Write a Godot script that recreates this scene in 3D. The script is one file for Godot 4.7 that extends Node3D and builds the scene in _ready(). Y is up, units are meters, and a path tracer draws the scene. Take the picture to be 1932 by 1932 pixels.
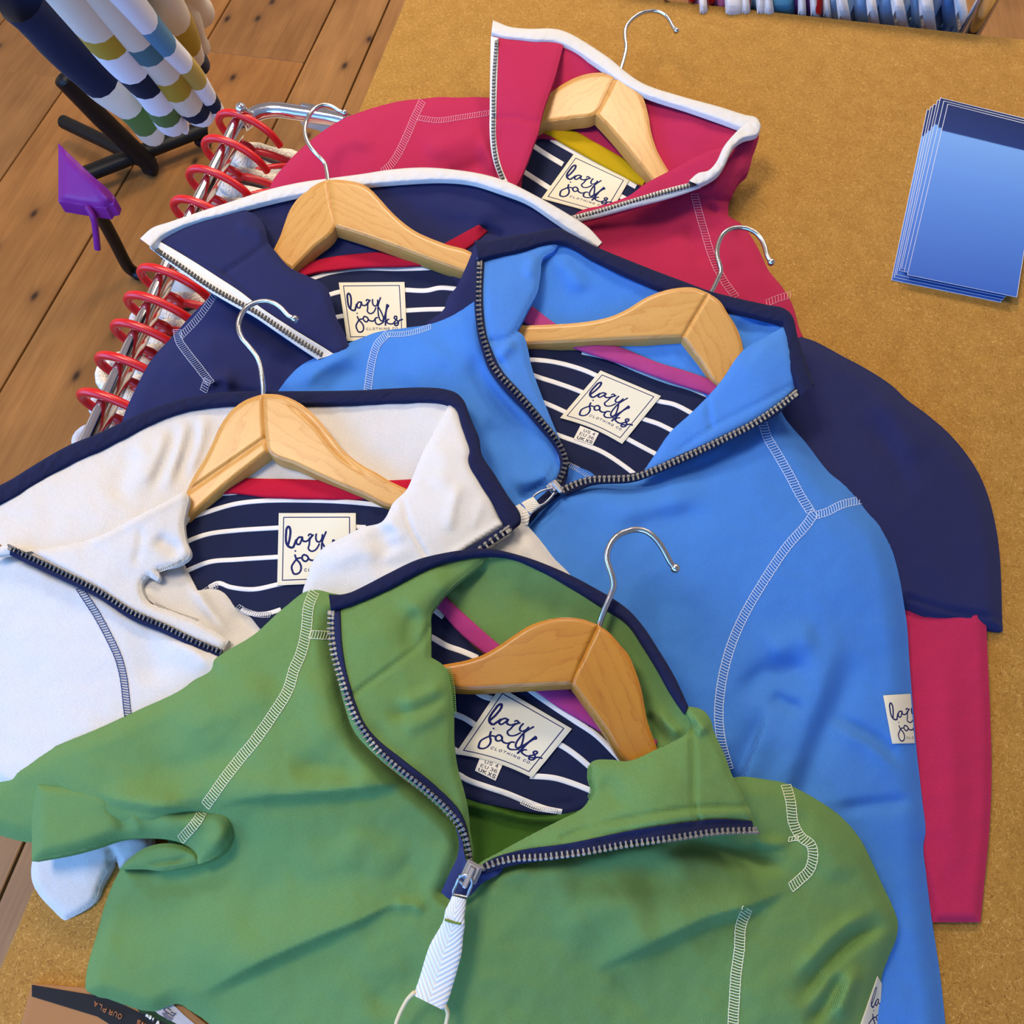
extends Node3D
# Five half-zip sweatshirts on wooden hangers laid over each other on an MDF shop table.
# Lengths in metres, y up. Garments are cloth sheets: an outline on the table, a height in millimetres
# above the table top at every point (thin-plate surface + folds + rolled rim) and a hem of real depth.

const TABLE := 0.75
const FOCAL := 1460.0                # the lens in units of the 1932-wide frame
const PITCH := 63.3                  # degrees below the horizon
const EYE := Vector3(0.0, 1.29, 0.0)
const ALONG := Vector3(-0.18437554, 0.0, 0.98285587)   # direction of the floorboards and of the table's left edge
const ACROSS := Vector3(0.98285587, 0.0, 0.18437554)

var fwd: Vector3
var upv: Vector3
var noise := FastNoiseLite.new()
var tex := {}
var mats := {}
var tooth_mesh: ArrayMesh
var names := {}


func at(x: float, y: float, h: float) -> Vector3:
	# the point h millimetres above the table top that was surveyed at (x, y)
	var d := fwd + Vector3((x - 966.0) / FOCAL, 0, 0) - upv * ((y - 966.0) / FOCAL)
	return EYE + d * ((TABLE + h * 0.001 - EYE.y) / d.y)


# ---------------------------------------------------------------- mesh building
class MB:
	var v := PackedVector3Array()
	var n := PackedVector3Array()
	var u := PackedVector2Array()
	var c := PackedColorArray()
	var i := PackedInt32Array()
	var coloured := false

	func add(p: Vector3, nn: Vector3, uv: Vector2, col := Color.WHITE) -> int:
		v.append(p); n.append(nn); u.append(uv); c.append(col)
		return v.size() - 1

	func tri(a: int, b: int, d: int) -> void:
		var g := (v[d] - v[a]).cross(v[b] - v[a])
		if g.dot(n[a] + n[b] + n[d]) < 0.0:
			i.append(a); i.append(d); i.append(b)
		else:
			i.append(a); i.append(b); i.append(d)

	func quad(a: int, b: int, d: int, e: int) -> void:
		tri(a, b, d)
		tri(a, d, e)

	func flat(a: Vector3, b: Vector3, d: Vector3, e: Vector3, out: Vector3, col := Color.WHITE) -> void:
		var nn := (b - a).cross(e - a).normalized()
		if nn.dot(out) < 0.0:
			nn = -nn
		var k := add(a, nn, Vector2(0, 0), col)
		add(b, nn, Vector2(1, 0), col); add(d, nn, Vector2(1, 1), col); add(e, nn, Vector2(0, 1), col)
		quad(k, k + 1, k + 2, k + 3)

	func mesh() -> ArrayMesh:
		var a := []
		a.resize(Mesh.ARRAY_MAX)
		a[Mesh.ARRAY_VERTEX] = v
		a[Mesh.ARRAY_NORMAL] = n
		a[Mesh.ARRAY_TEX_UV] = u
		if coloured:
			a[Mesh.ARRAY_COLOR] = c
		a[Mesh.ARRAY_INDEX] = i
		var m := ArrayMesh.new()
		m.add_surface_from_arrays(Mesh.PRIMITIVE_TRIANGLES, a)
		return m


class Sheet:
	var x0: float
	var y0: float
	var s: float
	var nx: int
	var ny: int
	var h := PackedFloat32Array()
	var pos := PackedVector3Array()
	var nrm := PackedVector3Array()
	var poly := PackedVector2Array()

	func height(x: float, y: float) -> float:
		var fx := clampf((x - x0) / s, 0.0, nx - 1.001)
		var fy := clampf((y - y0) / s, 0.0, ny - 1.001)
		var a := int(fx)
		var b := int(fy)
		fx -= a
		fy -= b
		var k := b * nx + a
		return lerpf(lerpf(h[k], h[k + 1], fx), lerpf(h[k + nx], h[k + nx + 1], fx), fy)

	func normal(x: float, y: float) -> Vector3:
		var a := clampi(roundi((x - x0) / s), 0, nx - 1)
		var b := clampi(roundi((y - y0) / s), 0, ny - 1)
		return nrm[b * nx + a]


func pts(a: Array) -> PackedVector2Array:
	var r := PackedVector2Array()
	for k in range(0, a.size(), 2):
		r.append(Vector2(a[k], a[k + 1]))
	return r


func smooth(p: PackedVector2Array, closed: bool, step := 8.0, corner := 0.55) -> PackedVector2Array:
	var n := p.size()
	var r := PackedVector2Array()
	var last := n if closed else n - 1
	for k in last:
		var a := p[k]
		var b := p[(k + 1) % n]
		var len := a.distance_to(b)
		if len < 0.01:
			continue
		var dir := (b - a) / len
		var ta := dir
		var tb := dir
		if closed or k > 0:
			var q := (a - p[(k - 1 + n) % n]).normalized()
			if q.dot(dir) > corner:
				ta = (q + dir).normalized()
		if closed or k < n - 2:
			var q2 := (p[(k + 2) % n] - b).normalized()
			if q2.dot(dir) > corner:
				tb = (q2 + dir).normalized()
		var m := maxi(1, ceili(len / step))
		for j in m:
			var t := float(j) / m
			var t2 := t * t
			var t3 := t2 * t
			r.append(a * (2 * t3 - 3 * t2 + 1) + b * (3 * t2 - 2 * t3) + ta * len * (t3 - 2 * t2 + t) + tb * len * (t3 - t2))
	if not closed:
		r.append(p[n - 1])
	return r


func resample(p: PackedVector2Array, count: int) -> PackedVector2Array:
	var acc := PackedFloat32Array([0.0])
	for k in range(1, p.size()):
		acc.append(acc[k - 1] + p[k].distance_to(p[k - 1]))
	var total := acc[acc.size() - 1]
	var r := PackedVector2Array()
	var j := 0
	for k in count:
		var t := total * k / (count - 1)
		while j < p.size() - 2 and acc[j + 1] < t:
			j += 1
		var f := clampf((t - acc[j]) / maxf(acc[j + 1] - acc[j], 0.0001), 0.0, 1.0)
		r.append(p[j].lerp(p[j + 1], f))
	return r


func path_length(p: PackedVector2Array) -> float:
	var l := 0.0
	for k in range(1, p.size()):
		l += p[k].distance_to(p[k - 1])
	return l


func plate(ctrl: Array) -> Array:
	# thin-plate spline through [x, y, h, x, y, h ...]
	var n := ctrl.size() / 3
	var x := PackedFloat64Array()
	var y := PackedFloat64Array()
	for k in n:
		x.append(ctrl[k * 3] / 500.0)
		y.append(ctrl[k * 3 + 1] / 500.0)
	var m := n + 3
	var a := []
	for r in m:
		var row := PackedFloat64Array()
		row.resize(m + 1)
		a.append(row)
	for r in n:
		for c in n:
			var d2 := (x[r] - x[c]) * (x[r] - x[c]) + (y[r] - y[c]) * (y[r] - y[c])
			a[r][c] = 0.0 if d2 < 1e-12 else d2 * log(d2)
		a[r][r] += 0.002
		a[r][n] = 1.0; a[r][n + 1] = x[r]; a[r][n + 2] = y[r]
		a[n][r] = 1.0; a[n + 1][r] = x[r]; a[n + 2][r] = y[r]
		a[r][m] = ctrl[r * 3 + 2]
	for c in m:
		var best := c
		for r in range(c + 1, m):
			if absf(a[r][c]) > absf(a[best][c]):
				best = r
		var tmp = a[c]
		a[c] = a[best]
		a[best] = tmp
		var pv: float = a[c][c]
		if absf(pv) < 1e-12:
			continue
		for r in range(c + 1, m):
			var f: float = a[r][c] / pv
			if f != 0.0:
				for q in range(c, m + 1):
					a[r][q] -= f * a[c][q]
	var w := PackedFloat64Array()
	w.resize(m)
	for r in range(m - 1, -1, -1):
		var sum: float = a[r][m]
		for q in range(r + 1, m):
			sum -= a[r][q] * w[q]
		w[r] = sum / a[r][r] if absf(a[r][r]) > 1e-12 else 0.0
	return [x, y, w]


func sheet(outline: Array, ctrl: Array, folds := [], o := {}) -> Sheet:
	# folds: [[x, y, x, y ...], amplitude mm, width on the left, width on the right (, 1 to keep full height to the ends)]
	var S := Sheet.new()
	var raw := pts(outline)
	S.poly = raw if o.get("straight", false) else smooth(raw, true, 7.0, o.get("corner", 0.55))
	var lo := S.poly[0]
	var hi := S.poly[0]
	for q in S.poly:
		lo = lo.min(q)
		hi = hi.max(q)
	S.s = o.get("step", 6.0)
	S.x0 = lo.x - 3.3 * S.s
	S.y0 = lo.y - 3.3 * S.s
	S.nx = int((hi.x - S.x0) / S.s) + 5
	S.ny = int((hi.y - S.y0) / S.s) + 5
	var nx := S.nx
	var ny := S.ny
	var st := S.s
	var H := PackedFloat32Array()
	H.resize(nx * ny)
	# the broad surface
	var T := plate(ctrl)
	var tx: PackedFloat64Array = T[0]
	var ty: PackedFloat64Array = T[1]
	var tw: PackedFloat64Array = T[2]
	var nc := tx.size()
	var c0 := tw[nc]
	var c1 := tw[nc + 1]
	var c2 := tw[nc + 2]
	var co := 3   # evaluated on every third node, then interpolated
	var cnx := (nx - 1) / co + 2
	var cny := (ny - 1) / co + 2
	var CH := PackedFloat32Array()
	CH.resize(cnx * cny)
	for b in cny:
		var py := (S.y0 + b * co * st) / 500.0
		for a in cnx:
			var px := (S.x0 + a * co * st) / 500.0
			var z := c0 + c1 * px + c2 * py
			for k in nc:
				var dx := px - tx[k]
				var dy := py - ty[k]
				var d2 := dx * dx + dy * dy
				if d2 > 1e-9:
					z += tw[k] * d2 * log(d2)
			CH[b * cnx + a] = z
	var na: float = o.get("noise", 0.3)
	noise.seed = int(o.get("seed", 1)) + int(lo.x)
	for b in ny:
		var bb := b / co
		var fb := float(b - bb * co) / co
		for a in nx:
			var aa := a / co
			var fa := float(a - aa * co) / co
			var k := bb * cnx + aa
			var z := lerpf(lerpf(CH[k], CH[k + 1], fa), lerpf(CH[k + cnx], CH[k + cnx + 1], fa), fb)
			if na > 0.0:
				var gx := S.x0 + a * st
				var gy := S.y0 + b * st
				z += na * (noise.get_noise_2d(gx * 0.7, gy * 0.7) * 2.4 + noise.get_noise_2d(gx * 2.0 + 900.0, gy * 2.0) * 0.8)
			H[b * nx + a] = z
	for f in folds:
		_fold(S, H, pts(f[0]), f[1], f[2], f[3], f.size() > 4)
	# the rolled rim
	var R: float = o.get("rim", 2.0)
	var W: float = o.get("rim_width", 14.0)
	if R > 0.0:
		var D := PackedFloat32Array()
		D.resize(nx * ny)
		D.fill(1e9)
		var m := S.poly.size()
		for k in m:
			var p := S.poly[k]
			var e := S.poly[(k + 1) % m] - p
			var l2 := maxf(e.length_squared(), 0.0001)
			var a0 := maxi(0, int((minf(p.x, p.x + e.x) - W - S.x0) / st))
			var a1 := mini(nx - 1, int((maxf(p.x, p.x + e.x) + W - S.x0) / st) + 1)
			var b0 := maxi(0, int((minf(p.y, p.y + e.y) - W - S.y0) / st))
			var b1 := mini(ny - 1, int((maxf(p.y, p.y + e.y) + W - S.y0) / st) + 1)
			for b in range(b0, b1 + 1):
				for a in range(a0, a1 + 1):
					var g := Vector2(S.x0 + a * st, S.y0 + b * st) - p
					var t := clampf(g.dot(e) / l2, 0.0, 1.0)
					var d := (g - e * t).length()
					if d < D[b * nx + a]:
						D[b * nx + a] = d
		for b in ny:
			var inside := _crossings(S.poly, S.y0 + b * st)
			for a in nx:
				var gx := S.x0 + a * st
				var cnt := 0
				for q in inside:
					if q < gx:
						cnt += 1
				var k := b * nx + a
				if cnt % 2 == 0:
					H[k] -= R
				elif D[k] < W:
					var f := 1.0 - D[k] / W
					H[k] -= R * f * f
	S.h = H
	S.pos.resize(nx * ny)
	S.nrm.resize(nx * ny)
	for b in ny:
		for a in nx:
			S.pos[b * nx + a] = at(S.x0 + a * st, S.y0 + b * st, H[b * nx + a])
	for b in ny:
		var bu := maxi(b - 1, 0)
		var bd := mini(b + 1, ny - 1)
		for a in nx:
			var al := maxi(a - 1, 0)
			var ar := mini(a + 1, nx - 1)
			S.nrm[b * nx + a] = (S.pos[bd * nx + a] - S.pos[bu * nx + a]).cross(S.pos[b * nx + ar] - S.pos[b * nx + al]).normalized()
	return S


func _crossings(p: PackedVector2Array, y: float) -> PackedFloat32Array:
	var r := PackedFloat32Array()
	var n := p.size()
	for k in n:
		var a := p[k]
		var b := p[(k + 1) % n]
		if (a.y <= y) != (b.y <= y):
			r.append(a.x + (y - a.y) / (b.y - a.y) * (b.x - a.x))
	return r


func _fold(S: Sheet, H: PackedFloat32Array, raw: PackedVector2Array, amp: float, wl: float, wr: float, full: bool) -> void:
	var p := smooth(raw, false, 12.0)
	var total := path_length(p)
	var R := 2.4 * maxf(wl, wr)
	var nx := S.nx
	var ny := S.ny
	var st := S.s
	var best := PackedFloat32Array()
	best.resize(nx * ny)
	best.fill(1e9)
	var tt := PackedFloat32Array()
	tt.resize(nx * ny)
	var side := PackedFloat32Array()
	side.resize(nx * ny)
	var run := 0.0
	var ga := nx
	var gA := 0
	var gb := ny
	var gB := 0
	for k in p.size() - 1:
		var q := p[k]
		var e := p[k + 1] - q
		var l := e.length()
		if l < 0.001:
			continue
		var a0 := clampi(int((minf(q.x, q.x + e.x) - R - S.x0) / st), 0, nx - 1)
		var a1 := clampi(int((maxf(q.x, q.x + e.x) + R - S.x0) / st) + 1, 0, nx - 1)
		var b0 := clampi(int((minf(q.y, q.y + e.y) - R - S.y0) / st), 0, ny - 1)
		var b1 := clampi(int((maxf(q.y, q.y + e.y) + R - S.y0) / st) + 1, 0, ny - 1)
		ga = mini(ga, a0); gA = maxi(gA, a1); gb = mini(gb, b0); gB = maxi(gB, b1)
		for b in range(b0, b1 + 1):
			for a in range(a0, a1 + 1):
				var g := Vector2(S.x0 + a * st, S.y0 + b * st) - q
				var t := clampf(g.dot(e) / (l * l), 0.0, 1.0)
				var d := (g - e * t).length()
				var i := b * nx + a
				if d < best[i]:
					best[i] = d
					tt[i] = (run + t * l) / total
					side[i] = e.cross(g)
		run += l
	for b in range(gb, gB + 1):
		for a in range(ga, gA + 1):
			var i := b * nx + a
			if best[i] > R:
				continue
			var w := wr if side[i] > 0.0 else wl
			var d := best[i] / w
			var z := amp * exp(-d * d)
			if not full:
				z *= smoothstep(0.0, 0.3, tt[i]) * smoothstep(0.0, 0.3, 1.0 - tt[i])
			H[i] += z


func sheet_mesh(S: Sheet, o := {}) -> ArrayMesh:
	var M := MB.new()
	var nx := S.nx
	var st := S.s
	var scale: float = o.get("uv", 34.0)        # texture tiles per metre
	var ang: float = deg_to_rad(o.get("turn", 0.0))
	var uax := Vector3(cos(ang), 0, sin(ang))
	var vax := Vector3(-sin(ang), 0, cos(ang))
	var uvo := Vector2(o.get("du", 0.0), o.get("dv", 0.0))
	var vs: float = o.get("uv_v", scale)
	var cw := nx - 1
	var ch := S.ny - 1
	var state := PackedByteArray()   # 0 out, 1 in, 2 cut
	state.resize(cw * ch)
	for b in ch:
		var cr := _crossings(S.poly, S.y0 + (b + 0.5) * st)
		for a in cw:
			var cx := S.x0 + (a + 0.5) * st
			var cnt := 0
			for q in cr:
				if q < cx:
					cnt += 1
			state[b * cw + a] = cnt % 2
	var m := S.poly.size()
	for k in m:
		var p := S.poly[k]
		var e := S.poly[(k + 1) % m] - p
		var steps := maxi(1, ceili(e.length() / (st * 0.2)))
		for j in steps + 1:
			var q := p + e * (float(j) / steps)
			var a := clampi(int((q.x - S.x0) / st), 0, cw - 1)
			var b := clampi(int((q.y - S.y0) / st), 0, ch - 1)
			state[b * cw + a] = 2
	var idx := PackedInt32Array()
	idx.resize(nx * S.ny)
	idx.fill(-1)
	for b in ch:
		for a in cw:
			var c := state[b * cw + a]
			if c == 0:
				continue
			if c == 1:
				var q := []
				for k in [b * nx + a, b * nx + a + 1, (b + 1) * nx + a + 1, (b + 1) * nx + a]:
					if idx[k] < 0:
						var w := S.pos[k]
						idx[k] = M.add(w, S.nrm[k], Vector2(w.dot(uax) * scale, w.dot(vax) * vs) + uvo)
					q.append(idx[k])
				M.i.append_array(PackedInt32Array([q[0], q[1], q[2], q[0], q[2], q[3]]))
				continue
			var x := S.x0 + a * st
			var y := S.y0 + b * st
			for cut in Geometry2D.intersect_polygons(PackedVector2Array([Vector2(x, y), Vector2(x + st, y), Vector2(x + st, y + st), Vector2(x, y + st)]), S.poly):
				var t := Geometry2D.triangulate_polygon(cut)
				if t.is_empty():
					continue
				var base := M.v.size()
				for g in cut:
					_edge_vertex(M, S, g, uax * scale, vax * vs, uvo, Vector3.ZERO, 0.0)
				for k in range(0, t.size(), 3):
					M.tri(base + t[k], base + t[k + 1], base + t[k + 2])
	# hem: the cloth's own thickness, straight down from the rim
	var drop: float = o.get("drop", 5.0)
	if drop > 0.0:
		var area := 0.0
		for k in m:
			area += S.poly[k].cross(S.poly[(k + 1) % m])
		var sg := 1.0 if area > 0.0 else -1.0
		for k in m:
			var p := S.poly[k]
			var q := S.poly[(k + 1) % m]
			if p.distance_to(q) < 0.01:
				continue
			var d := (q - p).normalized() * sg
			var mid := (p + q) * 0.5
			var hm := S.height(mid.x, mid.y)
			var out := (at(mid.x + d.y, mid.y - d.x, hm) - at(mid.x, mid.y, hm)).normalized()
			var i0 := _edge_vertex(M, S, p, uax * scale, vax * vs, uvo, out, 0.0)
			_edge_vertex(M, S, q, uax * scale, vax * vs, uvo, out, 0.0)
			_edge_vertex(M, S, q, uax * scale, vax * vs, uvo, out, drop)
			_edge_vertex(M, S, p, uax * scale, vax * vs, uvo, out, drop)
			M.quad(i0, i0 + 1, i0 + 2, i0 + 3)
	return M.mesh()


func _edge_vertex(M: MB, S: Sheet, g: Vector2, ua: Vector3, va: Vector3, uvo: Vector2, out: Vector3, drop: float) -> int:
	var w := at(g.x, g.y, S.height(g.x, g.y))
	var n := S.normal(g.x, g.y)
	if out != Vector3.ZERO:
		n = out if drop > 0.0 else (out + n * 0.4).normalized()
	w.y -= drop * 0.001
	return M.add(w, n, Vector2(w.dot(ua), w.dot(va)) + uvo + Vector2(drop * 0.04, drop * 0.04))


func height_of(src, x: float, y: float, t: float) -> float:
	if src is Sheet:
		return src.height(x, y)
	var f: float = t * (src.size() - 1)
	var k := clampi(int(f), 0, maxi(src.size() - 2, 0))
	if src.size() == 1:
		return src[0]
	return lerpf(src[k], src[k + 1], f - k)


func grid_mesh(P: Array, uvs: Array, cols := []) -> ArrayMesh:
	# P[row][column] world points, smooth normals
	var M := MB.new()
	var r := P.size()
	var c: int = P[0].size()
	M.coloured = not cols.is_empty()
	for b in r:
		for a in c:
			var dx: Vector3 = P[b][mini(a + 1, c - 1)] - P[b][maxi(a - 1, 0)]
			var dy: Vector3 = P[mini(b + 1, r - 1)][a] - P[maxi(b - 1, 0)][a]
			var n := dy.cross(dx).normalized()
			M.add(P[b][a], n, uvs[b][a], cols[b][a] if M.coloured else Color.WHITE)
	for b in r - 1:
		for a in c - 1:
			var k := b * c + a
			M.quad(k, k + 1, k + c + 1, k + c)
	return M.mesh()


func band(left: Array, right: Array, src, bulge: float, off: float, o := {}) -> ArrayMesh:
	# a strip of tape between two edges, domed by bulge mm
	var L := smooth(pts(left), false, 6.0)
	var R := smooth(pts(right), false, 6.0)
	var n := maxi(3, int(maxf(path_length(L), path_length(R)) / o.get("step", 6.0)))
	L = resample(L, n)
	R = resample(R, n)
	if (L[n / 2].x - R[n / 2].x) * (L[n - 1] - L[0]).y - (L[n / 2].y - R[n / 2].y) * (L[n - 1] - L[0]).x > 0.0:
		var tmp := L
		L = R
		R = tmp
	var P := []
	var U := []
	var run := 0.0
	var across := [[0.0, -1.0], [0.0, 0.0], [0.12, 0.6], [0.3, 0.9], [0.5, 1.0], [0.7, 0.9], [0.88, 0.6], [1.0, 0.0], [1.0, -1.0]]
	var skirt: float = o.get("skirt", 1.5)
	var wob: float = o.get("pucker", 0.0)
	for k in n:
		var t := float(k) / (n - 1)
		var row := []
		var urow := []
		for a in across:
			var q := L[k].lerp(R[k], a[0])
			var h := height_of(src, q.x, q.y, t) + off + bulge * maxf(a[1], 0.0)
			if wob > 0.0 and a[1] > 0.0:
				h += wob * a[1] * noise.get_noise_2d(q.x * 6.0, q.y * 6.0) * 2.0
			var w := at(q.x, q.y, h)
			if a[1] < 0.0:
				w.y -= skirt * 0.001
			row.append(w)
		if k > 0:
			run += (row[4] as Vector3).distance_to(P[k - 1][4])
		var wid := (row[1] as Vector3).distance_to(row[7])
		for a in across:
			urow.append(Vector2(run * o.get("uv", 120.0), a[0] * (o["across"] if o.has("across") else wid * o.get("uv", 120.0))))
		P.append(row)
		U.append(urow)
	return grid_mesh(P, U)


func tube(P: Array, radius, sides := 8, M: MB = null, squash := Vector2.ONE, cap := true) -> MB:
	# swept round bar; radius a number or one per point; squash flattens (side, up)
	if M == null:
		M = MB.new()
	var n := P.size()
	var rings := []
	var run := 0.0
	var prev := Vector3.ZERO
	for k in n:
		var t: Vector3 = (P[mini(k + 1, n - 1)] - P[maxi(k - 1, 0)]).normalized()
		var s := t.cross(Vector3.UP) if prev == Vector3.ZERO else prev - t * prev.dot(t)
		if s.length() < 0.01:
			s = t.cross(Vector3.RIGHT)
		s = s.normalized()
		prev = s
		var u := s.cross(t).normalized()
		var r: float = radius[k] if radius is Array else radius
		if k > 0:
			run += (P[k] as Vector3).distance_to(P[k - 1])
		var ring := []
		for j in sides + 1:
			var an := TAU * j / sides
			var d := s * cos(an) * squash.x + u * sin(an) * squash.y
			var nn := (s * cos(an) / squash.x + u * sin(an) / squash.y).normalized()
			ring.append(M.add(P[k] + d * r, nn, Vector2(run * 20.0, float(j) / sides)))
		rings.append(ring)
	for k in n - 1:
		for j in sides:
			M.quad(rings[k][j], rings[k][j + 1], rings[k + 1][j + 1], rings[k + 1][j])
	if cap:
		for e in [0, n - 1]:
			var t: Vector3 = (P[1] - P[0]).normalized() * -1.0 if e == 0 else (P[n - 1] - P[n - 2]).normalized()
			var r: float = radius[e] if radius is Array else radius
			var mid := M.add(P[e] + t * r * 0.5, t, Vector2.ZERO)
			var rim := []
			for j in sides + 1:
				rim.append(M.add(M.v[rings[e][j]], (t * 0.4 + M.n[rings[e][j]]).normalized(), Vector2.ZERO))
			for j in sides:
				M.tri(mid, rim[j], rim[j + 1])
	return M


func curve3(a: Array, step := 0.004) -> Array:
	# smooth 3-D path through [Vector3 ...]
	var c := Curve3D.new()
	c.bake_interval = step
	var n := a.size()
	for k in n:
		var t: Vector3 = (a[mini(k + 1, n - 1)] - a[maxi(k - 1, 0)])
		var li := (a[k] as Vector3).distance_to(a[maxi(k - 1, 0)])
		var lo := (a[k] as Vector3).distance_to(a[mini(k + 1, n - 1)])
		t = t.normalized()
		c.add_point(a[k], -t * li * 0.36, t * lo * 0.36)
	var r := []
	for p in c.get_baked_points():
		r.append(p)
	return r


func px_path(a: Array) -> Array:
	# [x, y, h ...] to a smooth 3-D path
	var r := []
	for k in range(0, a.size(), 3):
		r.append(at(a[k], a[k + 1], a[k + 2]))
	return curve3(r)


func ball(c: Vector3, r: float, M: MB = null, sy := 1.0) -> MB:
	if M == null:
		M = MB.new()
	var rows := 8
	var cols := 12
	var base := M.v.size()
	for b in rows + 1:
		var th := PI * b / rows
		for a in cols + 1:
			var ph := TAU * a / cols
			var d := Vector3(sin(th) * cos(ph), cos(th), sin(th) * sin(ph))
			M.add(c + Vector3(d.x, d.y * sy, d.z) * r, d, Vector2(float(a) / cols, float(b) / rows))
	for b in rows:
		for a in cols:
			var k := base + b * (cols + 1) + a
			M.quad(k, k + 1, k + cols + 2, k + cols + 1)
	return M


func box_mesh(size: Vector3, ch := 0.003, uv := 1.0) -> ArrayMesh:
	# chamfered box around the origin
	var M := MB.new()
	var h := size * 0.5
	var axes := [Vector3.RIGHT, Vector3.UP, Vector3.BACK]
	for ax in 3:
		var u: Vector3 = axes[(ax + 1) % 3]
		var w: Vector3 = axes[(ax + 2) % 3]
		for sg in [-1.0, 1.0]:
			var n: Vector3 = axes[ax] * sg
			var hu := h[(ax + 1) % 3] - ch
			var hw := h[(ax + 2) % 3] - ch
			var q := []
			for c in [[-1, -1], [1, -1], [1, 1], [-1, 1]]:
				var p: Vector3 = n * h[ax] + u * hu * c[0] + w * hw * c[1]
				q.append(M.add(p, n, Vector2(p.dot(u), p.dot(w)) * uv))
			M.quad(q[0], q[1], q[2], q[3])
	if ch > 0.0:
		for ax in 3:
			var u: Vector3 = axes[(ax + 1) % 3]
			var w: Vector3 = axes[(ax + 2) % 3]
			var la := h[ax] - ch
			var hu := h[(ax + 1) % 3]
			var hw := h[(ax + 2) % 3]
			for su in [-1.0, 1.0]:
				for sw in [-1.0, 1.0]:
					var e1: Vector3 = u * hu * su + w * (hw - ch) * sw
					var e2: Vector3 = u * (hu - ch) * su + w * hw * sw
					var a: Vector3 = axes[ax] * la
					M.flat(e1 - a, e1 + a, e2 + a, e2 - a, u * su + w * sw)
	return M.mesh()


func patch(q: Array, src, off: float, o := {}) -> ArrayMesh:
	# a thin four-cornered piece (label, card) over a surface; q = TL TR BR BL as x, y; texture fills it
	var nu: int = o.get("nu", 8)
	var nv: int = o.get("nv", 8)
	var P := []
	var U := []
	var u0: float = o.get("u0", 0.0)
	var u1: float = o.get("u1", 1.0)
	var bow: float = o.get("bow", 0.0)
	for b in nv + 3:
		var row := []
		var urow := []
		for a in nu + 3:
			var s := clampf(float(a - 1) / nu, 0, 1)
			var t := clampf(float(b - 1) / nv, 0, 1)
			var top := Vector2(q[0], q[1]).lerp(Vector2(q[2], q[3]), s)
			var bot := Vector2(q[6], q[7]).lerp(Vector2(q[4], q[5]), s)
			var p := top.lerp(bot, t) + (o.get("lift", Vector2.ZERO) as Vector2) * sin(PI * s) * t
			var h := height_of(src, p.x, p.y, 0.0) + off + bow * sin(PI * t) * sin(PI * s)
			var w := at(p.x, p.y, h)
			if a == 0 or b == 0 or a == nu + 2 or b == nv + 2:
				w.y -= o.get("thick", 0.7) * 0.001
			row.append(w)
			urow.append(Vector2(lerpf(u0, u1, s), t))
		P.append(row)
		U.append(urow)
	return grid_mesh(P, U)


# ---------------------------------------------------------------- scene tree helpers
func numbered(called: String) -> String:
	names[called] = names.get(called, -1) + 1
	return called if names[called] == 0 else "%s_%03d" % [called, names[called]]


func thing(called: String, label: String, category: String, base: Vector3, group := "") -> Node3D:
	var o := Node3D.new()
	o.name = numbered(called)
	add_child(o, true)
	o.position = base
	tag(o, label, category, group)
	return o


func tag(o: Node3D, label: String, category: String, group := "") -> void:
	if label:
		o.set_meta("label", label)
	if category:
		o.set_meta("category", category)
	if group:
		o.set_meta("group", group)


func part(called: String, m: Mesh, mat: Material, parent: Node3D, label := "") -> MeshInstance3D:
	# meshes are made in world places; a part is shifted back under its thing's base
	var o := MeshInstance3D.new()
	o.name = called
	o.mesh = m
	o.material_override = mat
	parent.add_child(o, true)
	var base := Vector3.ZERO
	var up: Node = parent
	while up is Node3D and up != self:
		base += (up as Node3D).position
		up = up.get_parent()
	o.position = -base
	if label:
		o.set_meta("label", label)
	return o


func struct(called: String, m: Mesh, mat: Material, where := Transform3D()) -> MeshInstance3D:
	var o := MeshInstance3D.new()
	o.name = numbered(called)
	o.mesh = m
	o.material_override = mat
	o.set_meta("kind", "structure")
	add_child(o, true)
	o.transform = where
	return o


func stuff(o: Node3D) -> Node3D:
	o.set_meta("kind", "stuff")
	return o


# ---------------------------------------------------------------- textures and materials
func knit_texture() -> void:
	# stockinette loops: a relief and a tone, 24 wales to the tile
	var n := 192
	var hi := Image.create(n, n, false, Image.FORMAT_RGBA8)
	var al := Image.create(n, n, false, Image.FORMAT_RGBA8)
	var rng := RandomNumberGenerator.new()
	rng.seed = 5
	for y in n:
		for x in n:
			var u := fmod(x / 8.0, 1.0)
			var v := y / 8.0
			var arm := absf(u - 0.5) * 2.0
			var loop := 0.5 + 0.5 * sin(TAU * (v + arm * 0.55))
			var z := clampf(0.25 + 0.55 * sin(PI * clampf(arm * 1.15, 0, 1)) * (0.45 + 0.55 * loop) + rng.randf_range(-0.06, 0.06), 0, 1)
			hi.set_pixel(x, y, Color(z, z, z))
			var g := clampf(0.78 + 0.21 * z + rng.randf_range(-0.07, 0.07), 0, 1)
			al.set_pixel(x, y, Color(g, g, g))
	hi.bump_map_to_normal_map(2.2)
	tex.knit_n = ImageTexture.create_from_image(hi)
	tex.knit = ImageTexture.create_from_image(al)


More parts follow.
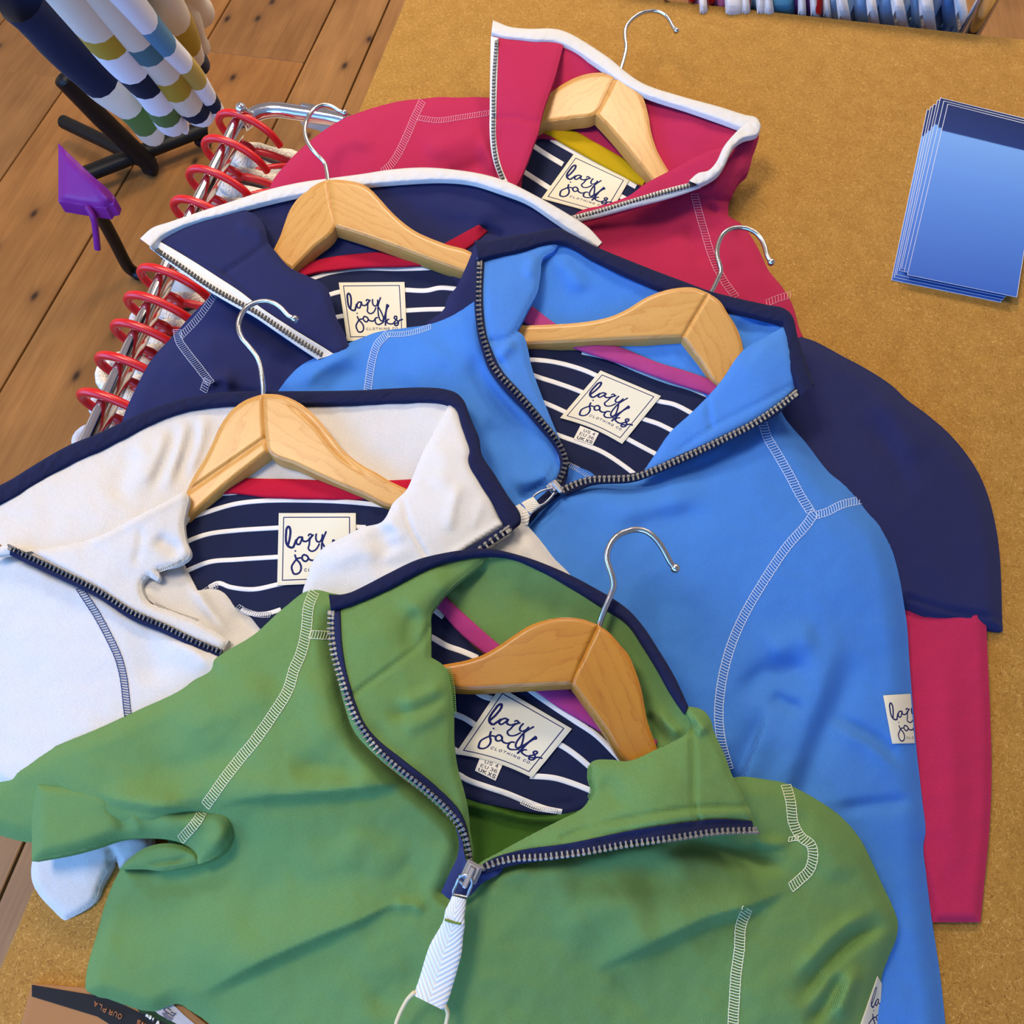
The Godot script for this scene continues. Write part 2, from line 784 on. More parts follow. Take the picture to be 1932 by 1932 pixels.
func rib_texture() -> void:
	# twill / herringbone tape
	var n := 96
	var hi := Image.create(n, n, false, Image.FORMAT_RGBA8)
	for y in n:
		for x in n:
			var u := x / float(n)
			var v := y / float(n)
			var z := 0.5 + 0.5 * sin(TAU * (u * 8.0 + absf(v - 0.5) * 6.0))
			hi.set_pixel(x, y, Color(z, z, z))
	var al := Image.create(n, n, false, Image.FORMAT_RGBA8)
	for y in n:
		for x in n:
			var z := 0.86 + 0.14 * hi.get_pixel(x, y).r
			al.set_pixel(x, y, Color(z, z, z))
	hi.bump_map_to_normal_map(2.5)
	tex.herring_n = ImageTexture.create_from_image(hi)
	tex.herring = ImageTexture.create_from_image(al)


func fleece_texture() -> void:
	var f := FastNoiseLite.new()
	f.frequency = 0.09
	f.seed = 3
	var a := NoiseTexture2D.new()
	a.width = 256
	a.height = 256
	a.seamless = true
	a.noise = f
	a.as_normal_map = true
	a.bump_strength = 6.0
	tex.fleece_n = a


func wood_texture() -> void:
	var w := 512
	var h := 256
	var im := Image.create(w, h, false, Image.FORMAT_RGBA8)
	var f := FastNoiseLite.new()
	f.seed = 11
	f.frequency = 0.01
	var rng := RandomNumberGenerator.new()
	rng.seed = 8
	for y in h:
		for x in w:
			var warp := f.get_noise_2d(x * 0.55, y * 1.3) * 26.0 + f.get_noise_2d(x * 1.6 + 400.0, y * 3.0) * 4.0
			var ring := fmod(absf((y + warp) / 21.0 + 50.0), 1.0)
			var line := pow(ring, 5.0) * 0.6 + smoothstep(0.93, 1.0, ring) * 0.25
			var fib := f.get_noise_2d(x * 0.9, y * 26.0) * 0.06
			var flow := f.get_noise_2d(x * 0.35 + 90.0, y * 1.1) * 0.10
			var pore := -0.10 if rng.randf() < 0.012 else 0.0
			var t := clampf(0.30 + line * 0.42 - fib - flow, 0, 1)
			var c := Color(0.93, 0.72, 0.42).lerp(Color(0.74, 0.47, 0.19), t)
			im.set_pixel(x, y, Color(c.r + pore, c.g + pore, c.b + pore * 0.7))
	tex.wood = ImageTexture.create_from_image(im)


func mdf_texture() -> void:
	var n := 1024
	var im := Image.create(n, n, false, Image.FORMAT_RGBA8)
	var rng := RandomNumberGenerator.new()
	rng.seed = 21
	var f := FastNoiseLite.new()
	f.frequency = 0.012
	for y in n:
		for x in n:
			var z := rng.randf_range(-0.06, 0.06) + f.get_noise_2d(x, y) * 0.03
			im.set_pixel(x, y, Color(0.62 + z, 0.455 + z, 0.195 + z * 0.8))
	for k in 26000:
		# pressed fibres, pale and dark
		var x := rng.randf() * n
		var y := rng.randf() * n
		var an := rng.randf() * PI
		var len := rng.randi_range(2, 9)
		var pale := rng.randf() < 0.5
		for j in len:
			an += rng.randf_range(-0.25, 0.25)
			x += cos(an)
			y += sin(an)
			var px := posmod(int(x), n)
			var py := posmod(int(y), n)
			var c := im.get_pixel(px, py)
			im.set_pixel(px, py, c.lerp(Color(0.88, 0.72, 0.44) if pale else Color(0.42, 0.27, 0.10), 0.5))
	for k in 260:
		var px := rng.randi_range(0, n - 2)
		var py := rng.randi_range(0, n - 2)
		im.fill_rect(Rect2i(px, py, 2, 1), Color(0.30, 0.18, 0.07))
	tex.mdf = ImageTexture.create_from_image(im)


func floor_texture() -> void:
	var w := 256
	var h := 1024
	var im := Image.create(w, h, false, Image.FORMAT_RGBA8)
	var f := FastNoiseLite.new()
	f.seed = 4
	f.frequency = 0.01
	var rng := RandomNumberGenerator.new()
	rng.seed = 31
	var knots := []
	for k in 9:
		knots.append(Vector2(rng.randf_range(20, w - 20), rng.randf_range(20, h - 20)))
	for y in h:
		for x in w:
			var push := 0.0
			var dark := 0.0
			for q in knots:
				var d := Vector2(x - q.x, (y - q.y) * 0.5)
				var l := d.length()
				if l < 40.0:
					push += 9.0 * exp(-l * l / 200.0) * signf(d.x + 0.1)
					dark += 0.85 * exp(-l * l / 22.0) + 0.2 * exp(-l * l / 140.0)
			var g := f.get_noise_2d((x + push) * 5.0, y * 0.30) * 0.5 + f.get_noise_2d((x + push) * 17.0, y * 0.8) * 0.3
			var t := clampf(0.45 + g * 0.6 + f.get_noise_2d(x * 0.8, y * 0.4 + 300.0) * 0.35, 0, 1)
			var c := Color(0.66, 0.475, 0.27).lerp(Color(0.50, 0.34, 0.17), t)
			im.set_pixel(x, y, c.lerp(Color(0.16, 0.10, 0.06), clampf(dark, 0, 0.9)))
	tex.floor = ImageTexture.create_from_image(im)


func stroke(im: Image, a: Array, box: Rect2, r: float, col: Color, curved := true) -> void:
	# a pen line through points given in hundredths of the box
	var p := PackedVector2Array()
	for k in range(0, a.size(), 2):
		p.append(box.position + Vector2(a[k], a[k + 1]) * 0.01 * box.size)
	if curved:
		p = smooth(p, false, 2.0, -0.4)
	for k in p.size() - 1:
		var n := maxi(1, ceili(p[k].distance_to(p[k + 1]) / 1.0))
		for j in n + 1:
			var c := p[k].lerp(p[k + 1], float(j) / n)
			for y in range(int(c.y - r - 1), int(c.y + r + 2)):
				for x in range(int(c.x - r - 1), int(c.x + r + 2)):
					if x < 0 or y < 0 or x >= im.get_width() or y >= im.get_height():
						continue
					var cover := clampf(r + 0.5 - Vector2(x + 0.5, y + 0.5).distance_to(c), 0, 1)
					if cover > 0.0:
						im.set_pixel(x, y, im.get_pixel(x, y).lerp(col, cover))


func glyph(ch: String) -> Array:
	# strokes of a plain capital in a 100 x 100 box
	match ch:
		"C": return [[92, 20, 70, 2, 40, 2, 12, 25, 8, 50, 12, 75, 40, 98, 70, 98, 92, 80]]
		"L": return [[12, 0, 12, 99, 85, 99]]
		"O": return [[50, 0, 18, 12, 4, 50, 18, 88, 50, 100, 82, 88, 96, 50, 82, 12, 50, 0]]
		"T": return [[2, 0, 98, 0], [50, 0, 50, 100]]
		"H": return [[10, 0, 10, 100], [90, 0, 90, 100], [10, 50, 90, 50]]
		"I": return [[50, 0, 50, 100]]
		"N": return [[10, 100, 10, 0], [10, 0, 90, 100], [90, 100, 90, 0]]
		"G": return [[90, 20, 65, 2, 35, 4, 10, 30, 10, 70, 35, 96, 65, 98, 90, 80, 90, 55], [90, 55, 58, 55]]
		"U": return [[10, 0, 10, 65, 25, 94, 50, 100, 75, 94, 90, 65, 90, 0]]
		"S": return [[88, 18, 65, 2, 35, 2, 14, 22, 30, 44, 70, 56, 88, 78, 65, 98, 35, 98, 10, 82]]
		"4": return [[70, 100, 70, 0], [70, 0, 8, 70], [8, 70, 95, 70]]
		"E": return [[88, 0, 12, 0], [12, 0, 12, 100], [12, 100, 90, 100], [12, 48, 78, 48]]
		"3": return [[12, 14, 45, 0, 80, 12, 80, 36, 45, 47], [45, 47, 84, 58, 86, 86, 45, 100, 10, 86]]
		"6": return [[82, 10, 50, 0, 20, 20, 10, 60, 22, 94, 52, 100, 84, 90, 88, 64, 60, 44, 28, 50, 12, 66]]
		"K": return [[12, 0, 12, 100], [88, 0, 12, 58], [38, 40, 92, 100]]
		"X": return [[8, 0, 92, 100], [92, 0, 8, 100]]
		"R": return [[12, 100, 12, 0], [12, 0, 60, 2, 86, 14, 86, 36, 60, 50, 12, 50], [50, 50, 90, 100]]
		"P": return [[12, 100, 12, 0], [12, 0, 60, 2, 88, 16, 88, 40, 60, 54, 12, 54]]
		"A": return [[4, 100, 50, 0], [50, 0, 96, 100], [22, 64, 78, 64]]
		"V": return [[4, 0, 50, 100], [50, 100, 96, 0]]
		"i": return [[50, 36, 50, 100], [50, 8, 50, 12]]
		"e": return [[16, 66, 84, 66, 76, 40, 50, 32, 22, 42, 12, 66, 24, 92, 52, 100, 82, 90]]
		"w": return [[4, 36, 27, 100], [27, 100, 50, 46], [50, 46, 73, 100], [73, 100, 96, 36]]
		".": return [[20, 97, 24, 99]]
	return []


func letters(im: Image, text: String, from: Vector2, size: Vector2, gap: float, r: float, col: Color) -> void:
	var x := from.x
	for ch in text:
		var wide: float = size.x * (0.35 if ch == "I" or ch == "." else 1.0)
		for g in glyph(ch):
			stroke(im, g, Rect2(x - (size.x - wide) * 0.5 if ch == "I" else x, from.y, size.x, size.y), r, col, g.size() > 8)
		x += wide + gap


func label_image(framed: bool) -> ImageTexture:
	# cream woven cotton with navy handwriting
	var w := 560
	var h := 520
	var im := Image.create(w, h, false, Image.FORMAT_RGBA8)
	var rng := RandomNumberGenerator.new()
	rng.seed = 2
	for y in h:
		for x in w:
			var g := (0.018 if (x / 2 + y / 2) % 2 == 0 else 0.0) + rng.randf_range(-0.015, 0.015)
			im.set_pixel(x, y, Color(0.865 + g, 0.840 + g, 0.745 + g))
	var ink := Color(0.11, 0.14, 0.34)
	var full := Rect2(0, 0, w, h)
	if framed:
		stroke(im, [6.5, 6, 92, 6], full, 3.4, ink, false)
		stroke(im, [92, 6, 92, 93.5], full, 3.4, ink, false)
		stroke(im, [92, 93.5, 6.5, 93.5], full, 3.4, ink, false)
		stroke(im, [6.5, 93.5, 6.5, 6], full, 3.4, ink, false)
	for k in 44:
		for q in [[2.2, k * 2.3], [97.6, k * 2.3], [k * 2.3, 2.2], [k * 2.3, 97.8]]:
			stroke(im, [q[0], q[1], q[0] + 0.3, q[1] + 0.3], full, 1.3, Color(0.74, 0.69, 0.56), false)
	var b := full if framed else Rect2(-20, -30, w * 1.18, h * 1.18)
	stroke(im, [13, 44, 15, 34, 15, 22, 13, 19, 11, 21, 10, 29, 10, 38, 11, 43, 14, 47, 19, 48, 21, 44, 23, 38], b, 8.1, ink)
	stroke(im, [30, 34, 27, 34, 24, 38, 24, 43, 27, 44, 29, 41, 31, 34, 32, 39, 34, 40, 38, 39, 41, 35], b, 6.8, ink)
	stroke(im, [39, 32, 40, 30, 43, 31, 41, 36, 45, 31, 41, 37, 40, 45, 39, 50, 43, 54, 47, 53, 50, 50, 53, 44], b, 6.2, ink)
	stroke(im, [49, 30, 48.5, 35, 50, 40, 53, 41, 56, 37, 57, 31], b, 6.5, ink)
	stroke(im, [61.5, 27, 58.5, 35, 56.5, 42, 56, 52, 56.5, 60, 58.5, 65.5, 61, 67, 63.5, 63, 62, 55, 59, 47, 56.6, 42], b, 6.5, ink)
	stroke(im, [22, 53, 22.6, 53.4], b, 5.5, ink)
	stroke(im, [22, 59, 24, 65, 28, 70, 30, 76, 29, 82, 26, 85, 21, 85, 19, 81, 18, 75, 21, 69, 25, 64, 29, 63], b, 6.8, ink)
	stroke(im, [37, 60, 33, 59, 31, 63, 33, 67, 36, 68, 39, 64, 38, 61, 40, 65, 44, 67, 48, 66, 51, 62], b, 6.8, ink)
	stroke(im, [54, 61, 51, 62, 50, 66, 51, 71, 55, 73, 60, 71, 64, 68], b, 6.5, ink)
	stroke(im, [63, 67, 67, 56, 71, 44, 73, 41, 71, 39, 70, 44, 68, 54, 67, 65, 66, 74], b, 7.8, ink)
	stroke(im, [72, 64, 70, 65, 69, 70, 73, 72, 78, 72, 81, 69], b, 6.5, ink)
	stroke(im, [81, 69, 84, 65, 85, 60, 83, 59, 81, 62, 85, 66, 87, 69, 86, 74, 82, 75, 81, 73, 86, 70, 90, 66, 94, 65], b, 6.8, ink)
	letters(im, "CLOTHING", b.position + Vector2(0.34, 0.785) * b.size, Vector2(0.034, 0.036) * b.size, 0.019 * b.size.x, 2.0, ink)
	letters(im, "CO.", b.position + Vector2(0.77, 0.785) * b.size, Vector2(0.034, 0.036) * b.size, 0.016 * b.size.x, 2.0, ink)
	return ImageTexture.create_from_image(im)


func size_image() -> ImageTexture:
	var im := Image.create(200, 200, false, Image.FORMAT_RGBA8)
	im.fill(Color(0.89, 0.87, 0.81))
	var ink := Color(0.17, 0.18, 0.26)
	letters(im, "US", Vector2(52, 22), Vector2(30, 38), 9, 3.0, ink)
	letters(im, "4", Vector2(146, 22), Vector2(26, 38), 8, 3.0, ink)
	letters(im, "EU", Vector2(30, 82), Vector2(30, 38), 9, 3.0, ink)
	letters(im, "36", Vector2(118, 82), Vector2(27, 38), 8, 3.0, ink)
	letters(im, "UK", Vector2(26, 142), Vector2(32, 40), 9, 4.0, ink)
	letters(im, "XS", Vector2(116, 142), Vector2(31, 40), 8, 4.0, ink)
	return ImageTexture.create_from_image(im)


func cloth(r: float, g: float, b: float, relief := 0.5) -> StandardMaterial3D:
	var m := StandardMaterial3D.new()
	m.albedo_color = Color(r, g, b)
	m.albedo_texture = tex.knit
	m.normal_enabled = true
	m.normal_texture = tex.knit_n
	m.normal_scale = relief * 1.6
	m.roughness = 0.95
	m.metallic_specular = 0.2
	m.rim_enabled = true
	m.rim = 0.25
	m.rim_tint = 0.6
	return m


func plain(r: float, g: float, b: float, rough := 0.9, metal := 0.0, spec := 0.4) -> StandardMaterial3D:
	var m := StandardMaterial3D.new()
	m.albedo_color = Color(r, g, b)
	m.roughness = rough
	m.metallic = metal
	m.metallic_specular = spec
	return m


func tape(r: float, g: float, b: float) -> StandardMaterial3D:
	var m := plain(r, g, b, 0.9, 0.0, 0.25)
	m.albedo_texture = tex.herring
	m.normal_enabled = true
	m.normal_texture = tex.herring_n
	m.normal_scale = 0.6
	return m


func printed(t: Texture2D, rough := 0.85) -> StandardMaterial3D:
	var m := plain(1, 1, 1, rough, 0.0, 0.25)
	m.albedo_texture = t
	m.texture_repeat = false
	return m


func woody(tint: Color) -> StandardMaterial3D:
	var m := plain(tint.r, tint.g, tint.b, 0.38, 0.0, 0.45)
	m.albedo_texture = tex.wood
	m.clearcoat_enabled = true
	m.clearcoat = 0.25
	m.clearcoat_roughness = 0.3
	return m


func make_materials() -> void:
	knit_texture()
	rib_texture()
	fleece_texture()
	wood_texture()
	mdf_texture()
	floor_texture()
	mats.chrome = plain(0.90, 0.90, 0.92, 0.12, 1.0, 0.5)
	mats.wire = plain(0.78, 0.77, 0.76, 0.22, 1.0, 0.5)
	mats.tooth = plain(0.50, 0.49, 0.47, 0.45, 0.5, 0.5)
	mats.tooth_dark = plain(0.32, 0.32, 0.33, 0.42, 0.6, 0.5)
	mats.slider = plain(0.66, 0.66, 0.68, 0.34, 0.9, 0.5)
	mats.wood = woody(Color(0.90, 0.90, 0.84))
	mats.wood_warm = woody(Color(0.80, 0.71, 0.38))
	mats.label = printed(label_image(true))
	mats.sleeve_label = printed(label_image(false))
	mats.size = printed(size_image())
	mats.stripe = plain(0.88, 0.87, 0.85)
	mats.yoke = cloth(0.15, 0.175, 0.30)
	mats.navy_tape = tape(0.14, 0.16, 0.29)
	mats.navy_bind = cloth(0.14, 0.155, 0.285, 0.25)
	mats.white_bind = cloth(0.93, 0.92, 0.90, 0.25)
	mats.white_tape = tape(0.93, 0.92, 0.89)
	mats.black = plain(0.028, 0.030, 0.040, 0.45)
	mats.red = plain(0.80, 0.075, 0.085, 0.30, 0.0, 0.5)
	var fl := plain(0.90, 0.87, 0.80, 1.0, 0.0, 0.1)
	fl.normal_enabled = true
	fl.normal_texture = tex.fleece_n
	fl.normal_scale = 1.4
	fl.uv1_triplanar = true
	fl.uv1_world_triplanar = true
	fl.uv1_scale = Vector3(14, 14, 14)
	mats.plush = fl
	mats.mdf = plain(1, 1, 1, 0.75, 0.0, 0.3)
	mats.mdf.albedo_texture = tex.mdf
	mats.mdf.uv1_triplanar = true
	mats.mdf.uv1_scale = Vector3(2.6, 2.6, 2.6)


# ---------------------------------------------------------------- builders for garments
func make_tooth() -> void:
	# moulded zip tooth, unit size: x towards the free end, y up, z along the zip
	var st := SurfaceTool.new()
	st.append_from(box_mesh(Vector3(0.62, 0.75, 0.5), 0.08), 0, Transform3D(Basis(), Vector3(-0.19, 0, 0)))
	st.append_from(box_mesh(Vector3(0.44, 1.0, 0.92), 0.14), 0, Transform3D(Basis(), Vector3(0.28, 0, 0)))
	tooth_mesh = st.commit()


func teeth(path: Array, src, off: float, pitch: float, across: float, flip: bool, parent: Node3D, mat: Material, stop := true) -> void:
	var p := smooth(pts(path), false, 3.0)
	var n := maxi(2, int(path_length(p) / pitch))
	p = resample(p, n)
	for k in n:
		var q := p[k]
		var t := (p[mini(k + 1, n - 1)] - p[maxi(k - 1, 0)]).normalized()
		var w := Vector2(t.y, -t.x) * (-1.0 if flip else 1.0)
		var h := height_of(src, q.x, q.y, float(k) / (n - 1)) + off
		var c := at(q.x, q.y, h)
		var al := at(q.x + t.x * pitch * 0.5, q.y + t.y * pitch * 0.5, height_of(src, q.x + t.x * 4, q.y + t.y * 4, float(k) / (n - 1)) + off) - c
		al *= 2.0
		var sd := at(q.x + w.x * across * 0.5, q.y + w.y * across * 0.5, h) - at(q.x - w.x * across * 0.5, q.y - w.y * across * 0.5, h)
		var up := al.cross(sd).normalized()
		if up.y < 0.0:
			up = -up
		var o := MeshInstance3D.new()
		o.name = "zip_tooth"
		o.mesh = tooth_mesh
		o.material_override = mat
		parent.add_child(o, true)
		var long := 1.9 if k == 0 and stop else 0.84
		o.transform = Transform3D(Basis(sd, up * 0.0021, al * long), c)


func bar(M: MB, a: Vector3, b: Vector3, r: float) -> void:
	# one thread: a three-sided bar
	var t := (b - a).normalized()
	var s := t.cross(Vector3.UP).normalized() * r
	var u := Vector3(0, r, 0)
	var k := M.v.size()
	for e in [a, b]:
		M.add(e - s, -s.normalized(), Vector2.ZERO)
		M.add(e + u, Vector3.UP, Vector2.ZERO)
		M.add(e + s, s.normalized(), Vector2.ZERO)
	M.quad(k, k + 1, k + 4, k + 3)
	M.quad(k + 1, k + 2, k + 5, k + 4)


func stitches(path: Array, wide: float, pitch: float, src, M: MB, r := 0.00027, off := 0.35) -> void:
	# cover-stitch seam: rungs between two chained edges
	var p := smooth(pts(path), false, 3.0)
	var n := maxi(2, int(path_length(p) / (pitch * 0.82)))
	p = resample(p, n)
	var lastl := Vector3.ZERO
	var lastr := Vector3.ZERO
	for k in n:
		var t := (p[mini(k + 1, n - 1)] - p[maxi(k - 1, 0)]).normalized()
		var w := Vector2(t.y, -t.x) * wide * 0.5
		var j := (0.6 if k % 2 == 0 else -0.6) + noise.get_noise_2d(k * 37.0, wide) * 0.8
		var l := p[k] + w * (1.0 + 0.06 * j) + t * pitch * 0.25
		var q := p[k] - w * (1.0 - 0.06 * j) - t * pitch * 0.25
		var m1 := p[k] + w * 0.4 + t * pitch * 0.22
		var L := at(l.x, l.y, height_of(src, l.x, l.y, 0) + off)
		var Q := at(q.x, q.y, height_of(src, q.x, q.y, 0) + off)
		var C := at(m1.x, m1.y, height_of(src, m1.x, m1.y, 0) + off + 0.25)
		bar(M, L, C, r)
		bar(M, C, Q, r)
		if k > 0:
			bar(M, lastl, L, r * 0.9)
			bar(M, lastr, Q, r * 0.9)
		lastl = L
		lastr = Q


func stitch_part(M: MB, mat: Material, parent: Node3D) -> void:
	stuff(part("seam_stitching", M.mesh(), mat, parent))


func line_part(called: String, path: Array, src, off: float, wide: float, mat: Material, parent: Node3D, bulge := 0.25) -> MeshInstance3D:
	# a narrow strip following a line on a cloth
	var p := smooth(pts(path), false, 6.0)
	var l := []
	var r := []
	for k in p.size():
		var t := (p[mini(k + 1, p.size() - 1)] - p[maxi(k - 1, 0)]).normalized()
		var w := Vector2(t.y, -t.x) * wide * 0.5
		l.append(p[k].x + w.x); l.append(p[k].y + w.y)
		r.append(p[k].x - w.x); r.append(p[k].y - w.y)
	return part(called, band(l, r, src, bulge, off, {"skirt": 0.6}), mat, parent)


func hanger(label: String, mitre_top: Vector3, arms: Array, hook: Array, mat: Material) -> Node3D:
	# arms: [outline, ctrl, axis from x, y to x, y, folds, drop]
	var o := thing("wooden_hanger", label, "hanger", at(mitre_top.x, mitre_top.y, mitre_top.z), "wooden hangers in the sweatshirts")
	var k := 0
	for a in arms:
		var ax := at(a[2][2], a[2][3], a[1][2]) - at(a[2][0], a[2][1], a[1][2])
		var S := sheet(a[0], a[1], a[3], {"step": 3.0, "rim": 1.8, "rim_width": 7.0, "noise": 0.0})
		part("hanger_arm", sheet_mesh(S, {"uv": 3.2, "uv_v": 9.0, "turn": rad_to_deg(atan2(ax.z, ax.x)), "drop": a[4], "du": 0.37 * k + mitre_top.x * 0.01, "dv": 0.23 * k + mitre_top.y * 0.013}), mat, o)
		k += 1
	var path := px_path(hook)
	var M := tube(path, 0.0019, 10)
	ball(path[path.size() - 1], 0.0030, M)
	part("hook", M.mesh(), mats.wire, o, "chrome wire hook with a small ball end")
	return o


func garment(label: String, base: Vector3) -> Node3D:
	return thing("sweatshirt", label, "sweatshirt", base, "half-zip sweatshirts on the table")


func cloth_part(called: String, S: Sheet, mat: Material, parent: Node3D, turn := 0.0, drop := 5.0, label := "") -> MeshInstance3D:
	return part(called, sheet_mesh(S, {"turn": turn, "drop": drop}), mat, parent, label)


# ---------------------------------------------------------------- scene
func _ready() -> void:
	var th := deg_to_rad(PITCH)
	fwd = Vector3(0, -sin(th), -cos(th))
	upv = Vector3(0, cos(th), -sin(th))
	noise.frequency = 0.012
	noise.fractal_octaves = 2
	# camera
	var cam := Camera3D.new()
	cam.name = "camera"
	cam.fov = rad_to_deg(2.0 * atan(966.0 / FOCAL))
	cam.near = 0.02
	cam.far = 40.0
	add_child(cam)
	cam.position = EYE
	cam.rotation = Vector3(-th, 0, 0)
	cam.current = true
	# sky behind the shop window
	var env := Environment.new()
	env.background_mode = Environment.BG_SKY
	var sky := Sky.new()
	var sm := ProceduralSkyMaterial.new()
	sm.sky_top_color = Color(0.42, 0.60, 0.92)
	sm.sky_horizon_color = Color(0.80, 0.88, 0.98)
	sm.ground_horizon_color = Color(0.62, 0.62, 0.60)
	sm.ground_bottom_color = Color(0.36, 0.35, 0.33)
	sky.sky_material = sm
	env.sky = sky
	env.background_energy_multiplier = 1.6
	env.tonemap_mode = Environment.TONE_MAPPER_LINEAR
	env.tonemap_exposure = 1.33
	env.sdfgi_enabled = true
	env.ssao_enabled = true
	env.ssil_enabled = true
	var we := WorldEnvironment.new()
	we.name = "surroundings"
	we.environment = env
	add_child(we)
	# daylight through the shop window
	var turn := Basis(ACROSS, Vector3.UP, ALONG)
	area_light("window_daylight", turn * Vector3(-2.28, 1.60, 0.95), turn * Vector3(1, -0.42, -0.35), Vector2(2.3, 1.5), Color(0.36, 0.66, 1.0), 4.2)
	area_light("window_daylight", turn * Vector3(-0.55, 1.60, 2.30), turn * Vector3(0.05, -0.40, -1), Vector2(2.3, 1.5), Color(0.36, 0.66, 1.0), 4.2)
	# warm ceiling panels
	for p in [Vector4(-0.55, 2.56, -2.2, 2.9), Vector4(0.70, 2.56, -2.2, 1.9), Vector4(-0.9, 2.56, -0.45, 2.0)]:
		area_light("ceiling_light", turn * Vector3(p.x, p.y, p.z), Vector3.DOWN, Vector2(0.58, 0.58), Color(1.0, 0.925, 0.825), p.w)
	make_materials()
	make_tooth()
	room(turn)
	table(turn)
	crimson()
	navy()
	blue()
	white()
	green()
	table_things()
	rail_and_jackets()
	striped_dresses()
	far_jackets()


func area_light(called: String, where: Vector3, towards: Vector3, size: Vector2, col: Color, energy: float) -> void:
	var l := AreaLight3D.new()
	l.name = numbered(called)
	l.area_size = size
	l.light_color = col
	l.light_energy = energy
	l.area_normalize_energy = true
	l.shadow_enabled = true
	l.area_range = 12.0
	l.area_attenuation = 2.0
	add_child(l)
	l.position = where
	l.look_at(where + towards, Vector3.UP if absf(towards.normalized().y) < 0.95 else ALONG)


func room(turn: Basis) -> void:
	# floor of long boards running the way the table stands
	var fl := Node3D.new()
	fl.name = "floor"
	fl.set_meta("kind", "structure")
	add_child(fl)
	part("subfloor", moved(box_mesh(Vector3(5.2, 0.05, 6.6), 0.0), Transform3D(turn, turn * Vector3(0, -0.047, -0.9))), plain(0.05, 0.035, 0.025), fl)
	var tints := []
	for t in [Color(1, 1, 1), Color(0.93, 0.91, 0.90), Color(1.0, 0.95, 0.88)]:
		var m := plain(t.r, t.g, t.b, 0.42, 0.0, 0.4)
		m.albedo_texture = tex.floor
		tints.append(m)
	var edges := [-2.6, -2.36, -2.06, -1.77, -1.48, -1.190, -0.902, -0.752, -0.46, -0.17, 0.12, 0.42, 0.70, 1.0, 1.3, 1.58, 1.88, 2.2, 2.6]
	for k in edges.size() - 1:
		var w: float = edges[k + 1] - edges[k] - 0.005
		var cuts := [-4.2, -1.84 if k == 5 else (-3.4 if k % 2 == 1 else 0.9), 2.4]
		for j in 2:
			var l: float = cuts[j + 1] - cuts[j] - 0.001
			var M := box_mesh(Vector3(w, 0.022, l), 0.0015, 1.0)
			var a := M.surface_get_arrays(0)
			var uv: PackedVector2Array = a[Mesh.ARRAY_TEX_UV]
			var vv: PackedVector3Array = a[Mesh.ARRAY_VERTEX]
			for q in uv.size():
				uv[q] = Vector2(vv[q].x * 3.2 + 0.37 * k + 0.5 * j, vv[q].z * 0.80 + 0.31 * k)
			a[Mesh.ARRAY_TEX_UV] = uv
			var m2 := ArrayMesh.new()
			m2.add_surface_from_arrays(Mesh.PRIMITIVE_TRIANGLES, a)
			var o := MeshInstance3D.new()
			o.name = "floorboard"
			o.mesh = m2
			o.material_override = tints[(k * 2 + j) % 3]
			fl.add_child(o, true)
			o.transform = Transform3D(turn, turn * Vector3((edges[k] + edges[k + 1]) * 0.5, -0.011, (cuts[j] + cuts[j + 1]) * 0.5))
	var paint := plain(0.86, 0.85, 0.82, 0.9)
	struct("ceiling", box_mesh(Vector3(5.2, 0.1, 6.6), 0.0), paint, Transform3D(turn, turn * Vector3(0, 2.65, -0.9)))
	struct("wall_right", box_mesh(Vector3(0.1, 2.6, 6.6), 0.0), paint, Transform3D(turn, turn * Vector3(2.65, 1.3, -0.9)))
	struct("wall_far", box_mesh(Vector3(5.4, 2.6, 0.1), 0.0), paint, Transform3D(turn, turn * Vector3(0, 1.3, -4.25)))
	# near wall with the second shop window, behind the camera
	struct("wall_near", box_mesh(Vector3(1.0, 2.6, 0.1), 0.0), paint, Transform3D(turn, turn * Vector3(-2.2, 1.3, 2.45)))
	struct("wall_near", box_mesh(Vector3(2.1, 2.6, 0.1), 0.0), paint, Transform3D(turn, turn * Vector3(1.65, 1.3, 2.45)))
	struct("wall_near", box_mesh(Vector3(2.3, 0.8, 0.1), 0.0), paint, Transform3D(turn, turn * Vector3(-0.55, 0.4, 2.45)))
	struct("wall_near", box_mesh(Vector3(2.3, 0.25, 0.1), 0.0), paint, Transform3D(turn, turn * Vector3(-0.55, 2.475, 2.45)))
	# left wall with the shop window
	struct("wall_left", box_mesh(Vector3(0.1, 2.6, 4.0), 0.0), paint, Transform3D(turn, turn * Vector3(-2.65, 1.3, -2.2)))
	struct("wall_left", box_mesh(Vector3(0.1, 2.6, 0.3), 0.0), paint, Transform3D(turn, turn * Vector3(-2.65, 1.3, 2.25)))
	struct("wall_left", box_mesh(Vector3(0.1, 0.8, 2.3), 0.0), paint, Transform3D(turn, turn * Vector3(-2.65, 0.4, 0.95)))
	struct("wall_left", box_mesh(Vector3(0.1, 0.25, 2.3), 0.0), paint, Transform3D(turn, turn * Vector3(-2.65, 2.475, 0.95)))
	var st := SurfaceTool.new()
	for e in [[Vector3(0.06, 0.05, 2.3), Vector3(0, 0.825, 0)], [Vector3(0.06, 0.05, 2.3), Vector3(0, 2.325, 0)], [Vector3(0.06, 1.5, 0.05), Vector3(0, 1.575, -1.125)], [Vector3(0.06, 1.5, 0.05), Vector3(0, 1.575, 1.125)], [Vector3(0.05, 1.5, 0.04), Vector3(0, 1.575, 0)]]:
		st.append_from(box_mesh(e[0], 0.004), 0, Transform3D(Basis(), e[1]))
	var frame := st.commit()
	struct("window_1", frame, plain(0.8, 0.8, 0.8, 0.5), Transform3D(turn, turn * Vector3(-2.65, 0, 0.95)))
